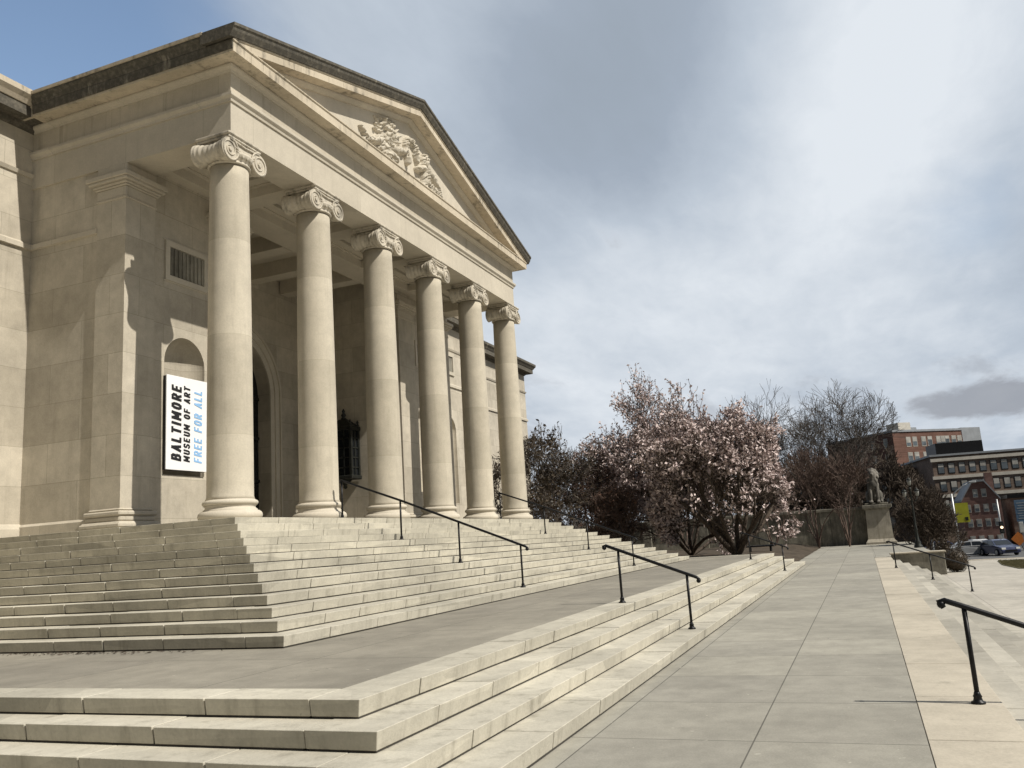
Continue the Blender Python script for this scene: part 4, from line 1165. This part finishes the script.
# ------------------------------------------------------------------ cars
def carpaint(name, col):
    q = NT(name); n_ = q.noise(4,3,.5); c = q.mix(n_, tuple(x*.9 for x in col), tuple(x*1.1 for x in col))
    q.b.inputs['Coat Weight'].default_value = .6; q.b.inputs['Coat Roughness'].default_value = .05
    return q.done(c, .3, .2, .5)
M['tyre'] = flat('tyre_rubber', (.02,.02,.02), .9); M['rim'] = flat('wheel_rim', (.45,.45,.46), .3, .8)
M['headlamp'] = flat('headlamp_glass', (.75,.75,.72), .15, 0, .05, 3, .6); M['tail'] = flat('tail_lamp', (.35,.02,.02), .3)
def car(label, loc, ang, paint, van=False):
    L, W = 4.5, 1.78
    t = thing('parked_car', label, 'car', loc, None)
    R3 = Matrix.Rotation(ang,3,'Z'); o = Vector(loc)
    def P(x,y,z): return o + R3 @ Vector((x,y,z))
    top = 1.62 if van else 1.44
    body = [(-2.22,.34),(-2.25,.62),(-2.20,.86),(-1.55,.93),(.85,.95),(1.75,.84),(2.15,.70),(2.25,.48),(2.2,.26),(1.8,.22),(-1.9,.22)]
    mb = MB(); m = len(body); secs = []
    for yy, sc, dz in ((-.89,.985,0),(-.80,1,.03),(0,1.005,.05),(.80,1,.03),(.89,.985,0)):
        secs.append([P(x*sc, yy*(1 if abs(x) < 1.9 else .93), z+(dz if z > .6 else 0)) for x,z in body])
    vs = [p for s in secs for p in s]; fs = []
    for i in range(4):
        for k in range(m): k2=(k+1)%m; fs.append((i*m+k,(i+1)*m+k,(i+1)*m+k2,i*m+k2))
    fs += [tuple(range(m)), tuple(4*m+k for k in reversed(range(m)))]
    mb.add(vs, fs, False); b = build('body', mb, paint, t)
    # cabin
    roof = [(-1.75,.93),(-1.15,top-.04),(-.6,top),(.1,top),(.45,top-.06),(1.15,.93)]
    mb = MB(); n = len(roof)
    vs = [P(x,s*(.78-(z-.93)*.26),z) for s in (-1,1) for x,z in roof]
    mb.add(vs, [tuple(range(n)), tuple(n+k for k in reversed(range(n)))]+[(k,k+1,n+k+1,n+k) for k in range(n-1)]); build('cabin', mb, paint, t)
    # windows: side, front, rear panes set proud
    for s in (-1,1):
        pts = [(-1.5,.97),(-1.08,top-.12),(-.35,top-.10),(-.35,.97)], [(-.27,.97),(-.27,top-.10),(.35,top-.13),(.92,.97)]
        for pg in pts:
            mb = MB(); mb.add([P(x,s*(.78-(z-.93)*.26+.012),z) for x,z in pg], [(0,1,2,3)]); build('window', mb, M['darkglass'], t)
    for (xa,za,xb,zb,e) in ((1.10,.97,.50,top-.10,.012),(-1.72,.97,-1.19,top-.10,-.012)):
        mb = MB(); mb.add([P(xa+e*2,-.70,za),P(xa+e*2,.70,za),P(xb+e*2,.62,zb),P(xb+e*2,-.62,zb)], [(0,1,2,3)]); build('windscreen', mb, M['darkglass'], t)
    for x in (-1.38,1.38):
        for s in (-1,1):
            mb = MB(); c0_, c1_ = P(x,s*.72,.32), P(x,s*.90,.32)
            mb.tube([c0_,c1_],.32,16); wh = build('wheel', mb, M['tyre'], t)
            mb = MB().tube([P(x,s*.89,.32),P(x,s*.912,.32)],.2,12); build('rim', mb, M['rim'], wh)
    for s in (-1,1):
        mb = MB().obox(P(2.17,s*.62,.66), R3@Vector((1,0,0)), R3@Vector((0,1,0)), (0,0,1), .07,.17,.08); build('headlight', mb, M['headlamp'], t)
        mb = MB().obox(P(-2.2,s*.66,.76), R3@Vector((1,0,0)), R3@Vector((0,1,0)), (0,0,1), .05,.14,.08); build('tail_light', mb, M['tail'], t)
    mb = MB().obox(P(2.235,0,.45), R3@Vector((1,0,0)), R3@Vector((0,1,0)), (0,0,1), .03,.5,.09); build('grille', mb, M['iron'], t)
    return t
zr = lambda x: -1.92 - 1.08*(x-70)/80
navy = carpaint('navy_paint', (.03,.04,.10)); whitep = carpaint('white_car_paint', (.75,.75,.75)); silver = carpaint('silver_car_paint', (.42,.43,.44)); darkc = carpaint('charcoal_car_paint', (.05,.05,.055)); mar = carpaint('slate_blue_paint', (.06,.07,.13))
car('dark blue car nearest the plaza, in front of the white car', (84,-14.75,zr(84)), PI+.32, navy)
car('white car partly behind the dark blue car', (91,-14.0,zr(91)), PI+.25, whitep)
car('silver car left of the white car, beside the street light', (86,-12.3,zr(86)), PI/2+.2, silver)
car('grey car in the street at the right edge, below the blue sign', (98,-20.6,zr(98)), -PI/2, silver)
car('slate blue car glimpsed between the dark bushes and the street light', (92,-10.3,zr(92)), PI/2, mar)

# ------------------------------------------------------------------ street furniture
def vpole(mb, x, y, z0, z1, r0, r1, n=10): mb.tube([(x,y,z0),(x,y,(z0+z1)/2),(x,y,z1)], [r0,(r0+r1)/2,r1], n)
sl = thing('street_light', 'tall grey street light with an arm and two hanging banners', 'street light', (80,-11.25,-1.95))
mb = MB(); vpole(mb,80,-11.25,-1.95,3.6,.13,.085); build('pole', mb, M['galv'], sl)
mb = MB().tube([(80,-11.25,3.3),(80,-11.6,3.75),(80,-12.3,4.25),(80,-12.9,4.5)],[.06,.055,.05,.045],8); ar = build('arm', mb, M['galv'], sl)
build('lamp_head', MB().box(79.85,80.15,-13.35,-12.75,4.42,4.6,.05), M['galv'], ar)
M['yellow'] = flat('yellow_banner', (.42,.42,.03), .7, 0, .1, 2); M['palebanner'] = flat('pale_banner', (.42,.46,.40), .7, 0, .15, 2)
build('banner', MB().box(79.97,80.0,-12.42,-11.38,1.05,2.75), M['yellow'], sl, 'yellow banner with a dark mark')
build('emblem', MB().box(79.955,79.968,-12.3,-12.05,1.2,1.5), M['bronze'], sl)
build('banner', MB().box(79.97,80.0,-11.1,-10.35,1.25,2.75), M['palebanner'], sl, 'pale banner')
# globe lamp
gl = thing('lamp_post', 'dark post lamp with a cluster of lantern heads beside the pedestal', 'lamp post', (50,-6.5,-.01))
GX, GY = 50, -6.5
mb = MB(); mb.lathe([(.24,-.3),(.24,.12),(.16,.2),(.18,.3),(.10,.45),(.07,1.0),(.09,1.06),(.06,1.15),(.045,3.35),(.07,3.4),(.04,3.5)], (GX,GY,-.01), 14); pl = build('pole', mb, M['bronze'], gl)
for (dy,z) in ((0,3.75),(.34,3.1),(-.34,3.1)):
    if dy: build('arm', MB().tube([(GX,GY,2.7),(GX,GY+dy*.6,2.65),(GX,GY+dy,2.95)],.028,6), M['bronze'], gl)
    mb = MB().lathe([(.04,-.2),(.075,-.17),(.11,0),(.12,.10),(.09,.12)], (GX,GY+dy,z+.05), 10); h = build('lantern', mb, M['lampglass'], gl)
    build('lid', MB().lathe([(.155,.12),(.125,.17),(.05,.22),(.02,.31)], (GX,GY+dy,z+.05), 10), M['bronze'], h)
# traffic signal
tl = thing('traffic_light', 'traffic signal showing a lit lamp on a grey pole behind the dark blue car', 'traffic light', (90,-16.0,-2.2))
mb = MB(); vpole(mb,90,-16.0,-2.2,3.0,.1,.07); build('pole', mb, M['galv'], tl)
hd = build('signal_head', MB().box(89.6,89.88,-16.2,-15.8,-.3,.85,.03), M['black'], tl)
q = NT('lit_signal'); q.b.inputs['Emission Color'].default_value = (1,.75,.5,1); q.b.inputs['Emission Strength'].default_value = 1.6; M['lit'] = q.done((.8,.5,.3), .4)
for i, z in enumerate((.63,.28,-.08)): build('lens', MB().tube([(89.6,-16,z),(89.57,-16,z)],.13,14), M['lit'] if i == 1 else M['darkglass'], hd)
# blue street sign board
M['signblue'] = flat('blue_sign', (.10,.17,.26), .5, 0, .15, 2); M['signblue2'] = flat('deep_blue_sign', (.03,.10,.17), .5)
bs = thing('street_sign', 'large blue sign board on two posts at the right edge of the street', 'sign', (88,-18.2,-2.2))
build('board', MB().box(88,88.08,-19.1,-17.15,.75,2.75,.01), M['signblue'], bs)
build('lower_panel', MB().box(87.99,88.07,-19.0,-17.35,.15,.74,.01), M['signblue2'], bs)
mb = MB()
for i in range(7): mb.box(87.985,87.999,-19.0+.05*(i%3),-17.3-.1*(i%2),1.0+.24*i,1.06+.24*i)
build('stripe', mb, M['galv'], bs)
for y in (-18.75,-17.5): mb = MB(); vpole(mb,88.2,y,-2.2,2.6,.05,.05); build('post', mb, M['galv'], bs)
# dark signal post right of it, orange works sign
sp = thing('sign_post', 'dark post with small pale signal boxes at the edge of the lawn', 'post', (70,-15.1,-1.9))
mb = MB(); vpole(mb,70,-15.1,-1.9,1.1,.06,.05); build('pole', mb, M['iron'], sp)
build('signal_box', MB().box(69.9,70.1,-14.95,-14.65,.1,.9,.03), M['galv'], sp); build('signal_box', MB().box(69.9,70.1,-15.75,-15.45,-.1,.7,.03), M['galv'], sp)
wk = thing('works_sign', 'orange diamond road works sign across the street', 'sign', (94,-17.9,-2.3))
M['orange'] = flat('orange_sign', (.55,.17,.03), .6)
mb = MB(); mb.add([(94,-17.9,-1.7),(94,-17.2,-1.0),(94,-17.9,-.3),(94,-18.6,-1.0),(94.04,-17.9,-1.7),(94.04,-17.2,-1.0),(94.04,-17.9,-.3),(94.04,-18.6,-1.0)], [(0,1,2,3),(7,6,5,4),(0,4,5,1),(1,5,6,2),(2,6,7,3),(3,7,4,0)]); build('board', mb, M['orange'], wk)
for s in (-.4,.4): build('leg', MB().tube([(94.06,-17.9,-1.2),(94.3,-17.9+s,-2.3)],.03,6), M['iron'], wk)
up_ = thing('sign_post', 'short bare grey post in the bushes left of the street light', 'post', (76,-8.9,-2))
mb = MB(); vpole(mb,76,-8.9,-2.0,1.0,.09,.08); build('pole', mb, M['galv'], up_)
# far tree line to close the horizon
for i in range(9):
    x, y = 150+rg.uniform(0,30), 14+i*9+rg.uniform(-2,2); h = rg.uniform(9,13)
    bare_tree('far_tree', 'hazy bare tree on the far horizon beyond the museum garden', 'tree', (x,y,-3.2), tr(5,.4,i), ell(x,y,h*.5-2,5,5,h*.5,90+i), 200+i, 5, h*.34, .2, M['graybark'], .55, .06, .74, (3,4), .14, .06, 'bare trees on the far horizon')

# ------------------------------------------------------------------ sun, sky, camera
k_, tau = .13, 1.10
d = Vector((k_,1,-tau)).normalized()                # direction the light travels
EL = math.asin(-d.z)
sun = bpy.data.lights.new('sun', 'SUN'); sun.energy = 4.3; sun.angle = math.radians(.53); sun.color = (1,.945,.85)
so = bpy.data.objects.new('sun', sun); COL.objects.link(so); so.location = (0,-60,60)
so.rotation_euler = d.to_track_quat('-Z','Y').to_euler()
W = bpy.data.worlds.new('World'); SC.world = W; W.use_nodes = True
nt = W.node_tree; nt.nodes.clear()
class WN(NT):
    def __init__(s): s.t = nt
q = WN(); q.pos = q.n('ShaderNodeTexCoord').outputs['Generated']
sky = q.n('ShaderNodeTexSky'); sky.sky_type = 'NISHITA'; sky.sun_disc = False; sky.sun_elevation = EL
sky.sun_rotation = math.atan2(-d.x, -d.y)           # azimuth of the sun measured from +Y
sky.air_density = 1.0; sky.dust_density = 1.0; sky.ozone_density = 1.5
def lobe(v, width, amp):
    v = Vector(v).normalized()
    x = q.n('ShaderNodeVectorMath', operation='DISTANCE'); q.l(q.pos, x.inputs[0]); x.inputs[1].default_value = v
    return q.math('MULTIPLY', q.rng(x.outputs['Value'], 0, width, 1, 0), amp)
sp_ = q.n('ShaderNodeSeparateXYZ'); q.l(q.pos, sp_.inputs[0])
inv = q.math('DIVIDE', 1, q.math('ADD', q.math('MAXIMUM', sp_.outputs[2], 0.), .13))
cv = q.n('ShaderNodeVectorMath', operation='SCALE'); q.l(q.pos, cv.inputs[0]); q.l(inv, cv.inputs['Scale'])
n1 = q.noise(.75,7,.55,q.map((1,1,1),(3.1,1.7,0),cv.outputs[0]),.4)
n2 = q.noise(2.1,6,.55,q.map((.7,1.5,1),(1,8,0),cv.outputs[0],(0,0,.3)),.3)
n3 = q.noise(1.5,7,.6,q.map((.6,1.4,1),(4,2.6,0),cv.outputs[0]),.2)
acc = q.math('ADD', q.math('MULTIPLY', q.math('SUBTRACT', n1, .5), .62), q.math('MULTIPLY', q.math('SUBTRACT', n2, .5), .45))
n4 = q.noise(5.5,7,.62,q.map((.8,1.5,1),(7,3,0),cv.outputs[0]),.3)
acc = q.math('ADD', acc, q.math('MULTIPLY', q.math('SUBTRACT', n4, .5), .26))
lobes = [((.85,.24,.46),.30,-.34),((.78,.37,.5),.25,.12),((.86,.12,.51),.25,-.26),((.885,-.09,.46),.30,.27),((.93,-.03,.35),.30,.22),((.935,.15,.28),.30,.12),((.955,-.19,.25),.18,-.10),((.985,-.12,.16),.18,.18),((.94,.27,.17),.34,.30),((.97,0,.2),.3,.10)]
# cloud brightness 0 dark .. 1 white
v = q.math('ADD', acc, .62)
for L_ in lobes: v = q.math('ADD', v, lobe(*L_))
ramp = q.n('ShaderNodeValToRGB'); q.l(v, ramp.inputs[0]); e = ramp.color_ramp.elements
e[0].position = 0.; e[0].color = (.27,.315,.37,1); e[1].position = 1.; e[1].color = (.65,.69,.735,1)
x = e.new(.35); x.color = (.31,.36,.43,1); x = e.new(.65); x.color = (.43,.485,.555,1)
cloud = q.mix(1., ramp.outputs[0], (10.,10.,10.), 'MULTIPLY')
# small low clouds
low = q.math('MULTIPLY', q.rng(n3, .54, .66), q.math('MULTIPLY', q.rng(sp_.outputs[2], .06, .10), q.rng(sp_.outputs[2], .15, .24, 1, 0)))
cloud = q.mix(q.math('MULTIPLY', low, .45), cloud, (3.0,3.2,3.6))
lsub = q.n('ShaderNodeVectorMath', operation='SUBTRACT'); q.l(q.pos, lsub.inputs[0]); lsub.inputs[1].default_value = (.987,-.128,.115)
lmul = q.n('ShaderNodeVectorMath', operation='MULTIPLY'); q.l(lsub.outputs[0], lmul.inputs[0]); lmul.inputs[1].default_value = (1,1,3.6)
llen = q.n('ShaderNodeVectorMath', operation='LENGTH'); q.l(lmul.outputs[0], llen.inputs[0])
one = q.math('ADD', q.rng(llen.outputs['Value'], 0, .13, 1, 0), q.math('ADD', q.math('MULTIPLY', q.math('SUBTRACT', n2, .5), 1.0), q.math('MULTIPLY', q.math('SUBTRACT', n4, .5), .9)))
cloud = q.mix(q.math('MULTIPLY', q.rng(one, .28, .72), .8), cloud, (2.6,2.75,3.1))
# cover: blue opening
cov = q.math('SUBTRACT', 1.0, q.math('ADD', lobe((.50,.70,.51),.50,1.0), lobe((.945,-.13,.30),.16,.35)))
cov = q.math('ADD', cov, q.math('MULTIPLY', q.math('SUBTRACT', n2, .5), .5))
cov = q.math('MULTIPLY', q.rng(cov, .1, .75), q.rng(sp_.outputs[0], .05, .6, .3, 1))
skyc = q.mix(1., sky.outputs[0], (1.75,1.65,1.5), 'MULTIPLY')
col = q.mix(cov, skyc, cloud)
# dimming added to the unseen sky behind the view, weakens fill on shaded faces
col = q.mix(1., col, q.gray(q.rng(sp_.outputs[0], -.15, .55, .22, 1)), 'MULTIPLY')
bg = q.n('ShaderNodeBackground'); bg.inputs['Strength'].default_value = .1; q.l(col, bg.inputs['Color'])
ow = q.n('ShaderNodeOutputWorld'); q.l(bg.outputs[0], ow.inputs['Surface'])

cam = bpy.data.cameras.new('camera'); co = bpy.data.objects.new('camera', cam); COL.objects.link(co); SC.camera = co
cam.sensor_width = 36; cam.lens = 855.2848*36/1024; cam.clip_start = .1; cam.clip_end = 5000
Rv, Uv, Fv = Vector((0.3763484939562525, -0.9243159709405031, -0.06325975783368001)), Vector((-0.14687423044789205, -0.12693950610802054, 0.9809762087937665)), Vector((0.9147621393166642, 0.3598976905363065, 0.18353168886988655))
mw = Matrix.Identity(4)
for i in range(3): mw[i][0] = Rv[i]; mw[i][1] = Uv[i]; mw[i][2] = -Fv[i]
mw.translation = Vector((-5.909959, -3.744629, 1.694415)); co.matrix_world = mw
vs_ = SC.view_settings; vs_.view_transform = 'Standard'; vs_.look = 'None'; vs_.exposure = .24; vs_.gamma = 1; vs_.use_curve_mapping = False
SC.render.engine = 'CYCLES'; SC.cycles.max_bounces = 8; SC.cycles.use_denoising = True
SC.render.resolution_x = 1024; SC.render.resolution_y = 768
